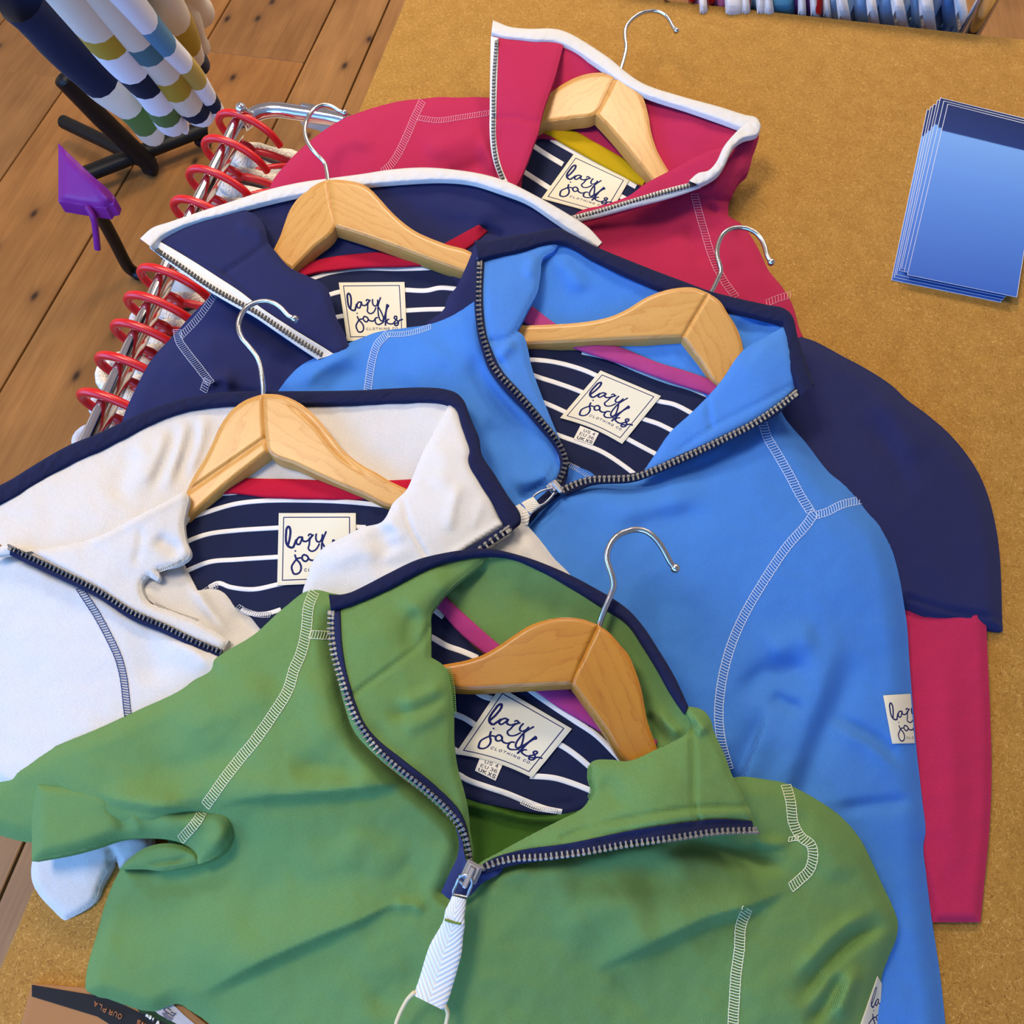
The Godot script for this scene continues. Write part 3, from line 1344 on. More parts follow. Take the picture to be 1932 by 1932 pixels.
	struct("window_2", frame, plain(0.8, 0.8, 0.8, 0.5), Transform3D(turn * Basis(Vector3.UP, PI / 2), turn * Vector3(-0.55, 0, 2.45)))
	# ceiling panels
	var glow := plain(1, 1, 1)
	glow.emission_enabled = true
	glow.emission = Color(1.0, 0.95, 0.88)
	glow.emission_energy_multiplier = 1.5
	var spots := ["nearest the shop window beyond the table", "on the far right beyond the table", "overhead to the left of the table"]
	var k := 0
	for p in [Vector3(-0.55, 0, -2.2), Vector3(0.70, 0, -2.2), Vector3(-0.9, 0, -0.45)]:
		var o := thing("ceiling_lamp", "square white ceiling panel lamp " + spots[k], "lamp", turn * (p + Vector3(0, 2.6, 0)), "ceiling panel lamps")
		k += 1
		for e in [["frame", Vector3(0.64, 0.03, 0.64), -0.015, paint], ["diffuser", Vector3(0.58, 0.008, 0.58), -0.032, glow]]:
			var q := MeshInstance3D.new()
			q.name = e[0]
			q.mesh = box_mesh(e[1], 0.002)
			q.material_override = e[3]
			o.add_child(q, true)
			q.transform = Transform3D(turn, Vector3(0, e[2], 0))


func moved(m: ArrayMesh, t: Transform3D) -> ArrayMesh:
	var st := SurfaceTool.new()
	st.append_from(m, 0, t)
	return st.commit()


func table(turn: Basis) -> void:
	# the corner of the board and its two visible edges fix its place
	var corner := at(786, -52, 0)
	var len := 1.12
	var wide := 1.25
	var o := thing("display_table", "wide table with a tan MDF board top under the sweatshirts", "table", Vector3(corner.x, 0, corner.z) + ACROSS * wide * 0.5 + ALONG * len * 0.5)
	var mid := o.position
	part("tabletop", moved(box_mesh(Vector3(wide, 0.018, len), 0.0012), Transform3D(turn, mid + Vector3(0, TABLE - 0.009, 0))), mats.mdf, o)
	var legm := plain(0.10, 0.10, 0.11, 0.5)
	for sx in [-1, 1]:
		for sz in [-1, 1]:
			part("leg", moved(box_mesh(Vector3(0.05, TABLE - 0.018, 0.05), 0.003), Transform3D(turn, mid + ACROSS * sx * (wide * 0.5 - 0.16) + ALONG * sz * (len * 0.5 - 0.08) + Vector3(0, (TABLE - 0.018) * 0.5, 0))), legm, o)
	for sz in [-1, 1]:
		part("apron", moved(box_mesh(Vector3(wide - 0.36, 0.06, 0.03), 0.002), Transform3D(turn, mid + ALONG * sz * (len * 0.5 - 0.08) + Vector3(0, TABLE - 0.05, 0))), legm, o)


# ---------------------------------------------------------------- the five sweatshirts
func crimson() -> void:
	var red := cloth(0.78, 0.19, 0.35)
	var o := garment("crimson half-zip sweatshirt with white collar binding, farthest back on the table", at(1120, 300, 0))
	var body := sheet([960, 186, 930, 185, 900, 183, 860, 184, 830, 183, 800, 186, 760, 190, 720, 199, 684, 210, 640, 228, 600, 254, 560, 288, 530, 320, 512, 346, 500, 385, 600, 405, 750, 395, 900, 405, 960, 390, 985, 330, 970, 250],
		[930, 195, 26, 930, 330, 26, 800, 200, 22, 640, 240, 15, 520, 340, 12, 700, 300, 24, 800, 380, 16, 600, 390, 10, 830, 260, 27],
		[[[918, 240, 860, 268, 790, 285], 5, 26, 20], [[930, 300, 880, 325, 830, 345], -5, 24, 20], [[905, 250, 925, 300, 930, 335], 4, 10, 12], [[590, 300, 660, 268, 720, 262], 3, 22, 22]], {"rim": 6.0, "rim_width": 26.0})
	cloth_part("front_body", body, red, o, 20, 9)
	var side := sheet([1428, 240, 1432, 256, 1421, 290, 1412, 322, 1398, 335, 1386, 357, 1375, 384, 1374, 407, 1401, 425, 1430, 468, 1450, 510, 1478, 545, 1495, 575, 1510, 625, 1530, 660, 1480, 690, 1300, 640, 1150, 540, 1060, 450, 1085, 404, 1184, 384, 1250, 368, 1310, 350, 1345, 335, 1372, 300, 1398, 262],
		[1428, 245, 42, 1420, 300, 34, 1345, 345, 38, 1376, 395, 18, 1310, 375, 28, 1250, 420, 18, 1450, 510, 14, 1500, 620, 12, 1300, 600, 18, 1120, 450, 22, 1184, 400, 28, 1310, 480, 22, 1420, 560, 18],
		[[[1305, 366, 1340, 371, 1374, 379], -2.2, 5, 5, 1], [[1290, 420, 1312, 470, 1330, 510], -4, 16, 12], [[1350, 395, 1380, 425, 1402, 440], 3.5, 12, 14], [[1325, 385, 1356, 402, 1376, 410], -3, 8, 8], [[1340, 410, 1365, 460, 1400, 510], 3, 22, 24]], {"rim": 4.0, "rim_width": 16.0})
	cloth_part("front_body", side, red, o, -30, 8)
	var lower := sheet([1690, 1120, 1760, 1130, 1860, 1150, 1870, 1500, 1850, 1740, 1760, 1740, 1720, 1500, 1695, 1300], [1720, 1160, 12, 1850, 1160, 12, 1730, 1500, 9, 1850, 1700, 8], [[[1770, 1180, 1790, 1400, 1800, 1700], 4, 30, 30]], {"rim": 4.0, "rim_width": 20.0})
	cloth_part("sleeve", lower, red, o, 80, 6)
	var yoke := sheet([1000, 258, 1030, 242, 1080, 258, 1130, 286, 1190, 320, 1235, 350, 1205, 385, 1150, 402, 1080, 418, 1000, 402, 955, 348, 985, 300],
		[1030, 250, 16, 1200, 340, 17, 1075, 410, 13, 970, 340, 12, 1080, 330, 11], [], {"rim": 0.0})
	cloth_part("back_yoke", yoke, mats.yoke, o, 25, 2, "navy striped inside back")
	for s in [[1000, 271, 1030, 291, 1062, 310], [982, 320, 1010, 338, 1040, 357], [1140, 352, 1165, 367, 1190, 381], [1040, 262, 1100, 296, 1150, 324, 1200, 352]]:
		line_part("woven_stripe", s, yoke, 0.15, 9.5, mats.stripe, o)
	var back := sheet([1040, 70, 1068, 78, 1100, 96, 1148, 126, 1184, 143, 1213, 160, 1286, 188, 1360, 211, 1414, 228, 1404, 254, 1340, 305, 1262, 348, 1235, 368, 1190, 338, 1130, 303, 1080, 272, 1030, 260, 1002, 262, 1018, 200, 1040, 130, 1050, 95],
		[1045, 80, 44, 1150, 130, 40, 1290, 190, 42, 1410, 235, 46, 1035, 255, 18, 1200, 345, 19, 1260, 330, 28, 1140, 220, 22, 1060, 170, 28], [], {"rim": 0.0, "noise": 0.4})
	cloth_part("back_collar", back, red, o, 30, 3)
	part("neck_tape", band([1031, 248, 1045, 243, 1072, 243, 1124, 269, 1184, 304, 1222, 333], [1025, 250, 1035, 254, 1072, 275, 1124, 304, 1184, 336, 1212, 350], back, 0.8, 0.6), tape(0.80, 0.66, 0.07), o, "yellow twill neck tape")
	part("neck_label", patch([1083, 290, 1187, 340, 1148, 408, 1022, 374], yoke, 1.4, {"bow": 3.0}), mats.label, o, "cream label with navy handwriting")
	hanger("wooden hanger inside the crimson sweatshirt, hook rising against the tan board", Vector3(1163, 141, 30), [
		[[1000, 250, 1018, 205, 1033, 181, 1051, 166, 1072, 153, 1098, 142, 1129, 137, 1163, 141, 1145, 178, 1124, 215, 1080, 224, 1018, 238, 1000, 262], [1018, 225, 30, 1163, 141, 44, 1124, 215, 38, 1080, 160, 38], [1000, 240, 1150, 170], [], 12.0],
		[[1163, 141, 1184, 148, 1201, 164, 1214, 186, 1223, 217, 1229, 252, 1241, 287, 1262, 324, 1275, 345, 1240, 352, 1216, 322, 1184, 283, 1152, 245, 1124, 215, 1145, 178], [1163, 141, 44, 1124, 215, 38, 1260, 330, 35, 1225, 250, 40], [1150, 160, 1250, 340], [], 12.0]],
		[1169, 143, 40, 1172, 128, 42, 1177, 111, 44, 1181, 90, 47, 1179, 70, 50, 1180, 55, 52, 1186, 44, 54, 1197, 33, 56, 1213, 24, 58, 1234, 21, 58, 1251, 26, 58, 1262, 37, 57, 1269, 50, 56, 1276, 58, 55], mats.wood)
	var lf := sheet([928, 62, 943, 69, 1000, 76, 1050, 79, 1063, 86, 1058, 104, 1047, 145, 1034, 181, 1024, 212, 1019, 233, 1016, 248, 1006, 274, 995, 305, 979, 342, 965, 366, 944, 348, 934, 300, 930, 260, 929, 220, 930, 155, 932, 100],
		[940, 70, 50, 1060, 90, 47, 931, 220, 42, 1020, 220, 46, 960, 345, 38, 995, 305, 42, 975, 200, 48],
		[[[934, 223, 969, 223, 989, 226, 1018, 232], -1.6, 4, 4, 1], [[951, 232, 945, 270, 943, 300], -1.2, 4, 4]], {"rim": 2.0, "rim_width": 10.0})
	cloth_part("collar_front", lf, red, o, 4, 4)
	var rf := sheet([1402, 248, 1376, 272, 1332, 287, 1260, 324, 1214, 349, 1187, 369, 1112, 395, 1070, 412, 1076, 420, 1184, 393, 1250, 373, 1316, 349, 1332, 336, 1350, 322, 1366, 300, 1382, 275, 1400, 258],
		[1400, 250, 49, 1260, 325, 46, 1090, 410, 38, 1316, 345, 47, 1200, 370, 45, 1340, 300, 52], [], {"rim": 2.0, "rim_width": 9.0, "step": 5.0})
	cloth_part("collar_front", rf, red, o, -25, 4)
	# binding along the collar's edge
	part("collar_binding", band([930, 38, 940, 42, 960, 50, 994, 54, 1051, 55, 1077, 64, 1108, 82, 1150, 110, 1184, 138, 1213, 157, 1287, 182, 1360, 202, 1407, 217, 1428, 222, 1436, 236], [927, 62, 943, 68, 980, 73, 1010, 76, 1046, 78, 1067, 85, 1098, 103, 1147, 137, 1180, 160, 1213, 177, 1300, 206, 1360, 227, 1404, 243, 1412, 245, 1426, 247], [50, 48, 42, 42, 44, 47, 48], 1.4, 1.5, {"pucker": 0.5, "skirt": 4.0}), mats.white_bind, o, "white binding")
	part("collar_binding", band([1412, 228, 1390, 248, 1366, 276, 1350, 308, 1336, 322, 1318, 326, 1300, 341], [1436, 236, 1431, 252, 1402, 262, 1384, 276, 1370, 305, 1356, 327, 1334, 342, 1318, 349], [48, 50, 52, 50, 49], 1.8, 1.8, {"pucker": 0.9, "skirt": 4.0}), mats.white_bind, o, "white binding")
	var zt := part("zip_tape", band([926, 68, 925, 120, 924, 200, 924, 255, 930, 300, 944, 338, 950, 348], [941, 72, 938, 150, 936, 222, 936, 260, 942, 300, 952, 330, 958, 342], lf, 0.4, 0.9), mats.white_tape, o)
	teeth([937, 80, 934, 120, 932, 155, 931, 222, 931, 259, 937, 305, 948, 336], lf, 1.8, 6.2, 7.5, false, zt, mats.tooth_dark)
	zt = part("zip_tape", band([1318, 341, 1284, 349, 1250, 358, 1184, 378, 1130, 394, 1072, 409], [1323, 352, 1284, 366, 1250, 376, 1184, 393, 1130, 408, 1076, 420], rf, 0.4, 0.9), mats.white_tape, o)
	teeth([1309, 347, 1284, 354, 1250, 363, 1184, 381, 1130, 397, 1076, 411], rf, 1.8, 6.0, 7.0, false, zt, mats.tooth_dark)
	var M := MB.new()
	stitches([797, 190, 783, 220, 770, 250, 755, 283, 738, 310, 722, 324], 13, 5.2, body, M)
	stitches([788, 222, 825, 227, 870, 221, 922, 213], 9, 5.2, body, M)
	stitches([1310, 366, 1316, 390, 1327, 430, 1346, 490, 1366, 530, 1388, 560], 13, 6.0, side, M)
	stitches([1446, 572, 1468, 563, 1491, 556], 12, 6.0, side, M)
	stitch_part(M, plain(0.93, 0.62, 0.68), o)


func navy() -> void:
	var blu := cloth(0.178, 0.195, 0.37)
	var o := garment("navy half-zip sweatshirt with white collar binding and red neck tape", at(700, 500, 0))
	var sleeve := sheet([1480, 640, 1492, 622, 1506, 633, 1535, 643, 1588, 671, 1638, 698, 1682, 727, 1711, 754, 1750, 783, 1800, 828, 1850, 900, 1880, 1000, 1892, 1190, 1800, 1174, 1750, 1166, 1708, 1148, 1640, 1120, 1560, 1000, 1480, 860, 1466, 740],
		[1500, 640, 18, 1640, 720, 24, 1750, 800, 22, 1850, 950, 14, 1700, 950, 30, 1600, 850, 29, 1750, 1150, 20, 1520, 780, 24, 1880, 1150, 14],
		[[[1640, 730, 1700, 800, 1740, 880], 5, 34, 30], [[1620, 770, 1680, 860, 1720, 960], -3, 22, 22], [[1716, 1128, 1790, 1150, 1880, 1165], -2.5, 6, 6, 1]], {"rim": 9.0, "rim_width": 34.0})
	cloth_part("sleeve", sleeve, blu, o, 35, 10)
	var body := sheet([404, 550, 381, 575, 360, 596, 334, 625, 313, 648, 293, 669, 274, 698, 251, 744, 236, 778, 228, 805, 225, 840, 300, 890, 450, 860, 560, 830, 650, 770, 670, 690, 620, 640, 520, 585, 460, 550, 425, 530],
		[404, 553, 40, 440, 590, 40, 600, 690, 36, 330, 630, 24, 250, 745, 16, 230, 820, 12, 400, 700, 34, 550, 760, 32, 450, 840, 20, 500, 640, 36],
		[[[385, 738, 404, 718, 425, 716, 438, 736], 5, 14, 8], [[430, 733, 460, 742, 500, 748], -4, 10, 10], [[420, 575, 500, 622, 590, 680], -4, 22, 16], [[300, 720, 380, 668, 430, 640], 3, 26, 26]], {"rim": 6.0, "rim_width": 24.0})
	cloth_part("front_body", body, blu, o, 30, 9)
	var yoke := sheet([545, 515, 590, 492, 640, 483, 700, 478, 770, 478, 830, 488, 885, 495, 865, 545, 840, 590, 825, 645, 640, 670, 600, 640, 570, 570], [560, 510, 29, 840, 495, 29, 640, 640, 26, 820, 620, 26, 720, 560, 25], [], {"rim": 0.0})
	cloth_part("back_yoke", yoke, mats.yoke, o, 0, 2, "navy striped inside back")
	for s in [[583, 527, 624, 514, 684, 506, 749, 507, 813, 505, 850, 501], [610, 560, 639, 551, 700, 546, 764, 547, 806, 548, 829, 543, 862, 545], [620, 602, 642, 597, 700, 590, 764, 586, 800, 584, 845, 583], [650, 640, 740, 632, 820, 626]]:
		line_part("woven_stripe", s, yoke, 0.15, 8.5, mats.stripe, o)
	var back := sheet([290, 450, 320, 436, 350, 426, 440, 395, 500, 374, 570, 355, 624, 344, 684, 338, 762, 330, 840, 327, 892, 334, 943, 348, 1000, 371, 1055, 401, 1100, 431, 1132, 460, 1110, 490, 1040, 475, 960, 485, 905, 520, 870, 545, 830, 500, 760, 486, 700, 486, 640, 492, 560, 520, 500, 490, 430, 500, 340, 490],
		[300, 450, 48, 500, 370, 48, 684, 338, 48, 890, 335, 48, 1060, 405, 50, 1130, 460, 50, 560, 510, 31, 700, 490, 29, 840, 490, 30, 900, 505, 32, 600, 430, 34, 850, 400, 36, 960, 430, 36],
		[[[900, 430, 930, 440, 960, 452], -5, 10, 14], [[800, 380, 880, 400, 960, 405], 3, 24, 20], [[420, 450, 480, 425, 495, 440], 4, 16, 10]], {"rim": 0.0, "noise": 0.4})
	cloth_part("back_collar", back, blu, o, 0, 3)
	part("neck_tape", band([556, 507, 583, 495, 624, 485, 684, 478, 736, 475, 775, 481, 820, 495], [566, 522, 600, 513, 624, 510, 684, 504, 762, 502, 800, 501, 818, 505], [31.5, 30, 29.5, 29.5, 30.5], 0.8, 1.0), tape(0.72, 0.10, 0.22), o, "red twill neck tape")
	part("neck_tape", band([834, 462, 868, 443, 903, 424], [872, 474, 895, 458, 920, 436], back, 0.8, 1.2), tape(0.66, 0.09, 0.20), o, "red twill neck tape")
	part("neck_label", patch([639, 533, 763, 532, 768, 641, 655, 643], yoke, 1.4), mats.label, o, "cream label with navy handwriting")
	hanger("wooden hanger inside the navy sweatshirt, hook reaching over the chrome rail", Vector3(618, 339, 50), [
		[[618, 339, 598, 347, 577, 361, 559, 378, 546, 398, 537, 422, 528, 447, 515, 474, 530, 494, 552, 508, 590, 469, 632, 428, 625, 383], [618, 339, 56, 632, 428, 49, 520, 475, 43, 560, 390, 50], [520, 490, 620, 380], [], 12.0],
		[[618, 339, 650, 340, 684, 348, 700, 358, 718, 377, 737, 398, 762, 421, 787, 438, 839, 460, 893, 479, 905, 500, 898, 521, 875, 513, 813, 491, 749, 467, 684, 444, 632, 428, 625, 383], [618, 339, 56, 632, 428, 49, 890, 490, 42, 760, 430, 48], [620, 380, 890, 500], [], 12.0]],
		[619, 342, 50, 617, 325, 52, 612, 307, 54, 596, 290, 58, 583, 273, 60, 576, 253, 62, 577, 232, 64, 585, 215, 66, 597, 203, 66, 613, 198, 66, 628, 202, 65, 641, 210, 64, 650, 213, 63], mats.wood)
	var lf := sheet([288, 456, 303, 447, 350, 426, 417, 405, 455, 396, 486, 408, 500, 430, 505, 455, 520, 475, 546, 504, 585, 523, 611, 536, 622, 555, 634, 597, 652, 633, 660, 660, 640, 672, 616, 664, 546, 622, 489, 586, 412, 531, 365, 500, 318, 474],
		[300, 450, 51, 480, 420, 52, 450, 530, 55, 620, 560, 52, 600, 650, 48, 400, 460, 54, 520, 600, 54],
		[[[425, 513, 445, 501, 480, 478, 504, 459], -2.2, 5, 5, 1], [[329, 467, 424, 513, 502, 578, 621, 655], -1.0, 4, 4, 1], [[440, 430, 480, 432, 505, 450], 2.5, 14, 12]], {"rim": 3.0, "rim_width": 14.0})
	cloth_part("collar_front", lf, blu, o, 30, 5)
	var rf := sheet([890, 478, 900, 452, 920, 470, 916, 560, 900, 600, 818, 620, 803, 608, 818, 599, 839, 581, 842, 566, 862, 540, 876, 511], [890, 480, 50, 820, 605, 46, 905, 560, 50, 870, 560, 50], [], {"rim": 3.0, "rim_width": 12.0})
	cloth_part("collar_front", rf, blu, o, -30, 4)
	part("collar_binding", band([264, 450, 287, 430, 319, 419, 381, 398, 443, 378, 505, 358, 567, 344, 624, 336, 684, 328, 736, 320, 800, 316, 865, 321, 917, 330, 956, 342, 1007, 367, 1072, 404, 1111, 430, 1136, 457], [285, 466, 303, 447, 350, 424, 417, 405, 495, 383, 570, 366, 626, 357, 684, 349, 762, 342, 839, 339, 891, 344, 943, 360, 995, 380, 1046, 414, 1085, 440, 1127, 466], [53, 51, 49, 49, 49, 50, 51, 52], 1.5, 1.5, {"pucker": 0.5, "skirt": 4.0}), mats.white_bind, o, "white binding")
	var zt := part("zip_tape", band([296, 453, 313, 462, 365, 493, 412, 523, 456, 552, 489, 578, 546, 616, 616, 659, 630, 668], [282, 466, 302, 482, 335, 507, 388, 544, 440, 575, 479, 596, 520, 624, 558, 650, 600, 678], lf, 0.4, 1.0), mats.white_tape, o)
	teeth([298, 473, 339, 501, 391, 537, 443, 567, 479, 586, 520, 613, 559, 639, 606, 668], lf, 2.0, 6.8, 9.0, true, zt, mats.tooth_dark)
	var M := MB.new()
	stitches([404, 557, 381, 591, 362, 613, 341, 634], 12, 5.6, body, M)
	stitches([334, 622, 338, 643, 352, 664, 370, 687, 388, 710, 398, 723], 14, 4.6, body, M)
	stitches([392, 716, 384, 738], 14, 4.6, body, M)
	stitch_part(M, plain(0.72, 0.73, 0.80), o)


func blue() -> void:
	var sky := cloth(0.31, 0.565, 0.915)
	var o := garment("sky blue half-zip sweatshirt with navy binding and a cream sleeve label", at(1250, 800, 0))
	var body := sheet([1050, 912, 1090, 910, 1119, 907, 1184, 904, 1231, 892, 1278, 873, 1325, 851, 1371, 828, 1418, 806, 1455, 780, 1472, 772, 1482, 790, 1521, 836, 1565, 892, 1600, 920, 1641, 966, 1664, 994, 1682, 1035, 1697, 1090, 1706, 1143, 1711, 1178, 1716, 1251, 1723, 1340, 1729, 1413, 1735, 1466, 1740, 1510, 1746, 1571, 1742, 1595, 1747, 1647, 1756, 1720, 1775, 1850, 1790, 2000, 1640, 2010, 1500, 1900, 1420, 1700, 1380, 1500, 1250, 1350, 1150, 1200, 1020, 1090, 960, 1040, 940, 1000, 985, 985, 1020, 950],
		[1070, 920, 58, 1200, 905, 58, 1455, 785, 54, 1565, 892, 44, 1641, 966, 42, 1697, 1090, 38, 1716, 1250, 30, 1735, 1466, 24, 1747, 1647, 18, 1780, 1950, 14, 990, 1000, 54, 1150, 1050, 58, 1350, 950, 58, 1500, 1000, 54, 1400, 1250, 50, 1550, 1250, 44, 1600, 1500, 38, 1450, 1450, 42, 1550, 1800, 32, 1200, 1300, 46, 1600, 1050, 48],
		[[[1110, 925, 1220, 915, 1330, 875, 1440, 810], -6, 12, 30], [[1130, 985, 1230, 950, 1330, 925], 4, 34, 30], [[1160, 1010, 1250, 980, 1350, 965], -3, 22, 30], [[1590, 1165, 1568, 1230, 1540, 1320, 1515, 1390, 1480, 1480, 1450, 1580], 7, 24, 48], [[1615, 1215, 1580, 1330, 1545, 1400, 1520, 1480, 1500, 1580], -6, 30, 24], [[1395, 1330, 1425, 1282, 1477, 1262, 1545, 1275], -4.5, 20, 26], [[1440, 1240, 1490, 1215, 1550, 1200], 5, 30, 26], [[1438, 1330, 1430, 1370, 1412, 1410, 1385, 1490, 1360, 1580], -4, 8, 26], [[1440, 1320, 1446, 1352, 1432, 1400, 1404, 1470, 1370, 1570], 7, 34, 7], [[1560, 1348, 1606, 1372, 1653, 1398, 1712, 1460], -4, 16, 10], [[1560, 1360, 1606, 1385, 1653, 1412, 1700, 1460], 3, 10, 20], [[1560, 1532, 1640, 1518, 1735, 1508], -4, 12, 16], [[1450, 1310, 1490, 1330, 1520, 1335], -4, 12, 14]],
		{"rim": 12.0, "rim_width": 44.0, "noise": 0.4})
	cloth_part("front_body", body, sky, o, 32, 10)
	var left := sheet([896, 568, 852, 596, 813, 611, 762, 619, 710, 627, 684, 637, 650, 650, 598, 673, 567, 690, 546, 710, 525, 738, 508, 790, 600, 830, 760, 850, 880, 910, 920, 970, 960, 1015, 990, 995, 1020, 960, 1050, 925, 1066, 890, 1052, 838, 1012, 783, 962, 733, 927, 690, 914, 640, 908, 575],
		[900, 575, 60, 760, 622, 50, 650, 652, 46, 530, 735, 42, 560, 800, 40, 760, 800, 47, 900, 860, 50, 970, 1000, 54, 1055, 890, 56, 1000, 800, 56, 920, 690, 62, 850, 700, 56],
		[[[684, 655, 610, 690, 560, 735], 5, 16, 14], [[700, 690, 640, 720, 600, 760], -3, 16, 16], [[900, 640, 905, 700, 950, 770, 1010, 830], -6, 12, 26], [[840, 640, 800, 690, 760, 740], 4, 40, 40], [[1052, 885, 1010, 905, 950, 900], 6, 20, 22], [[1010, 850, 960, 830, 900, 800], -4, 22, 22], [[1046, 915, 1010, 925, 975, 950], -4, 10, 12], [[1050, 850, 1044, 885, 1026, 908, 985, 938], -1.4, 4, 4]],
		{"rim": 6.0, "rim_width": 22.0, "noise": 0.4})
	cloth_part("front_body", left, sky, o, 20, 8)
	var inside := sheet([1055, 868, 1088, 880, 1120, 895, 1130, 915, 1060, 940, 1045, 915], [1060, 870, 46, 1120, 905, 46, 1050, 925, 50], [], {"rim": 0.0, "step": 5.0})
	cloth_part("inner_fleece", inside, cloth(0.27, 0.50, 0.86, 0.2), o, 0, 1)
	var yoke := sheet([980, 600, 1004, 575, 1049, 608, 1100, 648, 1170, 652, 1242, 680, 1301, 698, 1352, 722, 1335, 765, 1275, 835, 1222, 903, 1150, 908, 1111, 902, 1088, 886, 1064, 874, 1040, 820, 1010, 740, 980, 650],
		[1000, 600, 51, 1330, 730, 51, 1215, 885, 46, 1070, 885, 46, 1150, 760, 46], [[[1064, 862, 1100, 884, 1160, 900], -1.5, 8, 8]], {"rim": 0.0})
	cloth_part("back_yoke", yoke, mats.yoke, o, 18, 2, "navy striped inside back")
	for s in [[985, 679, 1010, 679, 1046, 683, 1098, 697, 1124, 708, 1150, 722], [1000, 706, 1020, 713, 1046, 721, 1096, 739, 1120, 750], [1022, 758, 1046, 768, 1072, 780], [1045, 818, 1070, 827, 1098, 837, 1137, 853, 1184, 884, 1210, 905], [1098, 664, 1150, 676, 1200, 697, 1257, 719, 1301, 732, 1340, 748], [1225, 750, 1240, 756, 1272, 763, 1315, 785], [1200, 785, 1213, 790, 1243, 800, 1275, 816], [1170, 820, 1184, 828, 1240, 858]] :
		line_part("woven_stripe", s, yoke, 0.15, 8.5, mats.stripe, o)
	var back := sheet([1015, 468, 1046, 456, 1067, 450, 1124, 478, 1184, 506, 1242, 528, 1300, 550, 1377, 574, 1448, 588, 1492, 598, 1488, 622, 1450, 645, 1405, 675, 1365, 728, 1340, 752, 1301, 718, 1240, 698, 1170, 671, 1100, 660, 1049, 628, 1000, 604, 990, 588, 1005, 550, 1012, 516, 1018, 485],
		[1060, 455, 66, 1250, 530, 66, 1485, 605, 68, 1000, 595, 53, 1170, 660, 53, 1340, 740, 54, 1200, 590, 56, 1400, 660, 60, 1080, 550, 58],
		[[[1040, 480, 1080, 520, 1100, 560], 3, 20, 20], [[1380, 620, 1430, 612, 1470, 604], -3, 12, 12]], {"rim": 0.0, "noise": 0.4})
	cloth_part("back_collar", back, sky, o, 20, 3)
	part("neck_tape", band([1002, 576, 1049, 611, 1110, 640, 1170, 655, 1242, 684, 1301, 702, 1364, 724], [984, 602, 1030, 634, 1098, 661, 1184, 690, 1272, 722, 1339, 744, 1356, 752], back, 0.8, 1.2), tape(0.70, 0.27, 0.52), o, "magenta twill neck tape")
	part("neck_label", patch([1133, 699, 1247, 747, 1174, 837, 1057, 788], yoke, 1.5, {"lift": Vector2(2, -5)}), mats.label, o, "cream label with navy handwriting")
	part("size_label", patch([1095, 803, 1130, 817, 1118, 840, 1082, 828], yoke, 0.9, {"nu": 3, "nv": 3}), mats.size, o, "small cream size label")
	hanger("wooden hanger inside the sky blue sweatshirt, hook over the crimson sleeve", Vector3(1336, 553, 62), [
		[[960, 625, 975, 615, 1000, 614, 1049, 612, 1107, 607, 1150, 598, 1184, 583, 1203, 571, 1222, 560, 1251, 549, 1281, 543, 1310, 543, 1337, 553, 1312, 594, 1288, 636, 1240, 638, 1184, 640, 1059, 647, 994, 650, 960, 654], [1336, 552, 75, 1288, 636, 67, 990, 630, 59, 1150, 620, 64, 1230, 565, 72], [980, 640, 1300, 590], [], 12.0],
		[[1337, 553, 1358, 568, 1372, 590, 1389, 617, 1399, 643, 1403, 664, 1405, 700, 1385, 740, 1354, 727, 1320, 680, 1288, 636, 1312, 594], [1336, 552, 75, 1288, 636, 67, 1400, 670, 64, 1360, 730, 59], [1320, 590, 1390, 720], [], 12.0]],
		[1340, 555, 66, 1348, 540, 68, 1355, 525, 70, 1360, 512, 72, 1358, 500, 74, 1354, 488, 75, 1353, 472, 77, 1357, 455, 79, 1366, 440, 81, 1382, 431, 82, 1402, 430, 82, 1420, 436, 82, 1434, 448, 81, 1443, 466, 80, 1447, 482, 79, 1455, 495, 78], mats.wood)
	var lf := sheet([898, 487, 913, 485, 943, 479, 982, 472, 1030, 458, 1056, 456, 1046, 472, 1024, 488, 1020, 516, 1014, 550, 995, 586, 976, 624, 988, 634, 996, 659, 1003, 692, 1021, 744, 1042, 796, 1060, 840, 1067, 866, 1066, 886, 1058, 880, 1050, 847, 1035, 817, 1008, 782, 978, 748, 946, 712, 925, 682, 914, 650, 905, 607, 902, 560],
		[904, 495, 72, 1040, 465, 70, 1010, 560, 70, 975, 625, 71, 1000, 690, 66, 1060, 860, 58, 920, 660, 70, 960, 720, 68, 950, 560, 75],
		[[[927, 643, 956, 641, 973, 628], -2.2, 5, 5, 1], [[972, 642, 956, 655, 938, 680], 3.5, 14, 8], [[1010, 478, 1000, 500, 1000, 530], 2.5, 12, 10], [[918, 500, 914, 560, 918, 620, 932, 665, 955, 700], -1.0, 4, 4, 1]], {"rim": 2.5, "rim_width": 12.0})
	cloth_part("collar_front", lf, cloth(0.335, 0.575, 0.91), o, 8, 4)
	var rf := sheet([1488, 604, 1480, 614, 1449, 632, 1402, 661, 1361, 718, 1337, 746, 1302, 781, 1264, 816, 1238, 854, 1211, 893, 1231, 890, 1278, 870, 1325, 848, 1371, 824, 1418, 800, 1462, 772, 1496, 744, 1506, 725, 1502, 700, 1494, 660, 1490, 630],
		[1488, 610, 71, 1336, 748, 72, 1215, 890, 60, 1495, 735, 70, 1420, 700, 77, 1340, 830, 68, 1470, 660, 76],
		[[[1335, 749, 1337, 775, 1341, 808], -1.8, 4, 4, 1], [[1499, 725, 1433, 760, 1348, 804, 1280, 850], -1.2, 4, 4, 1], [[1480, 620, 1430, 650, 1395, 690], -2, 8, 10]], {"rim": 2.5, "rim_width": 12.0})
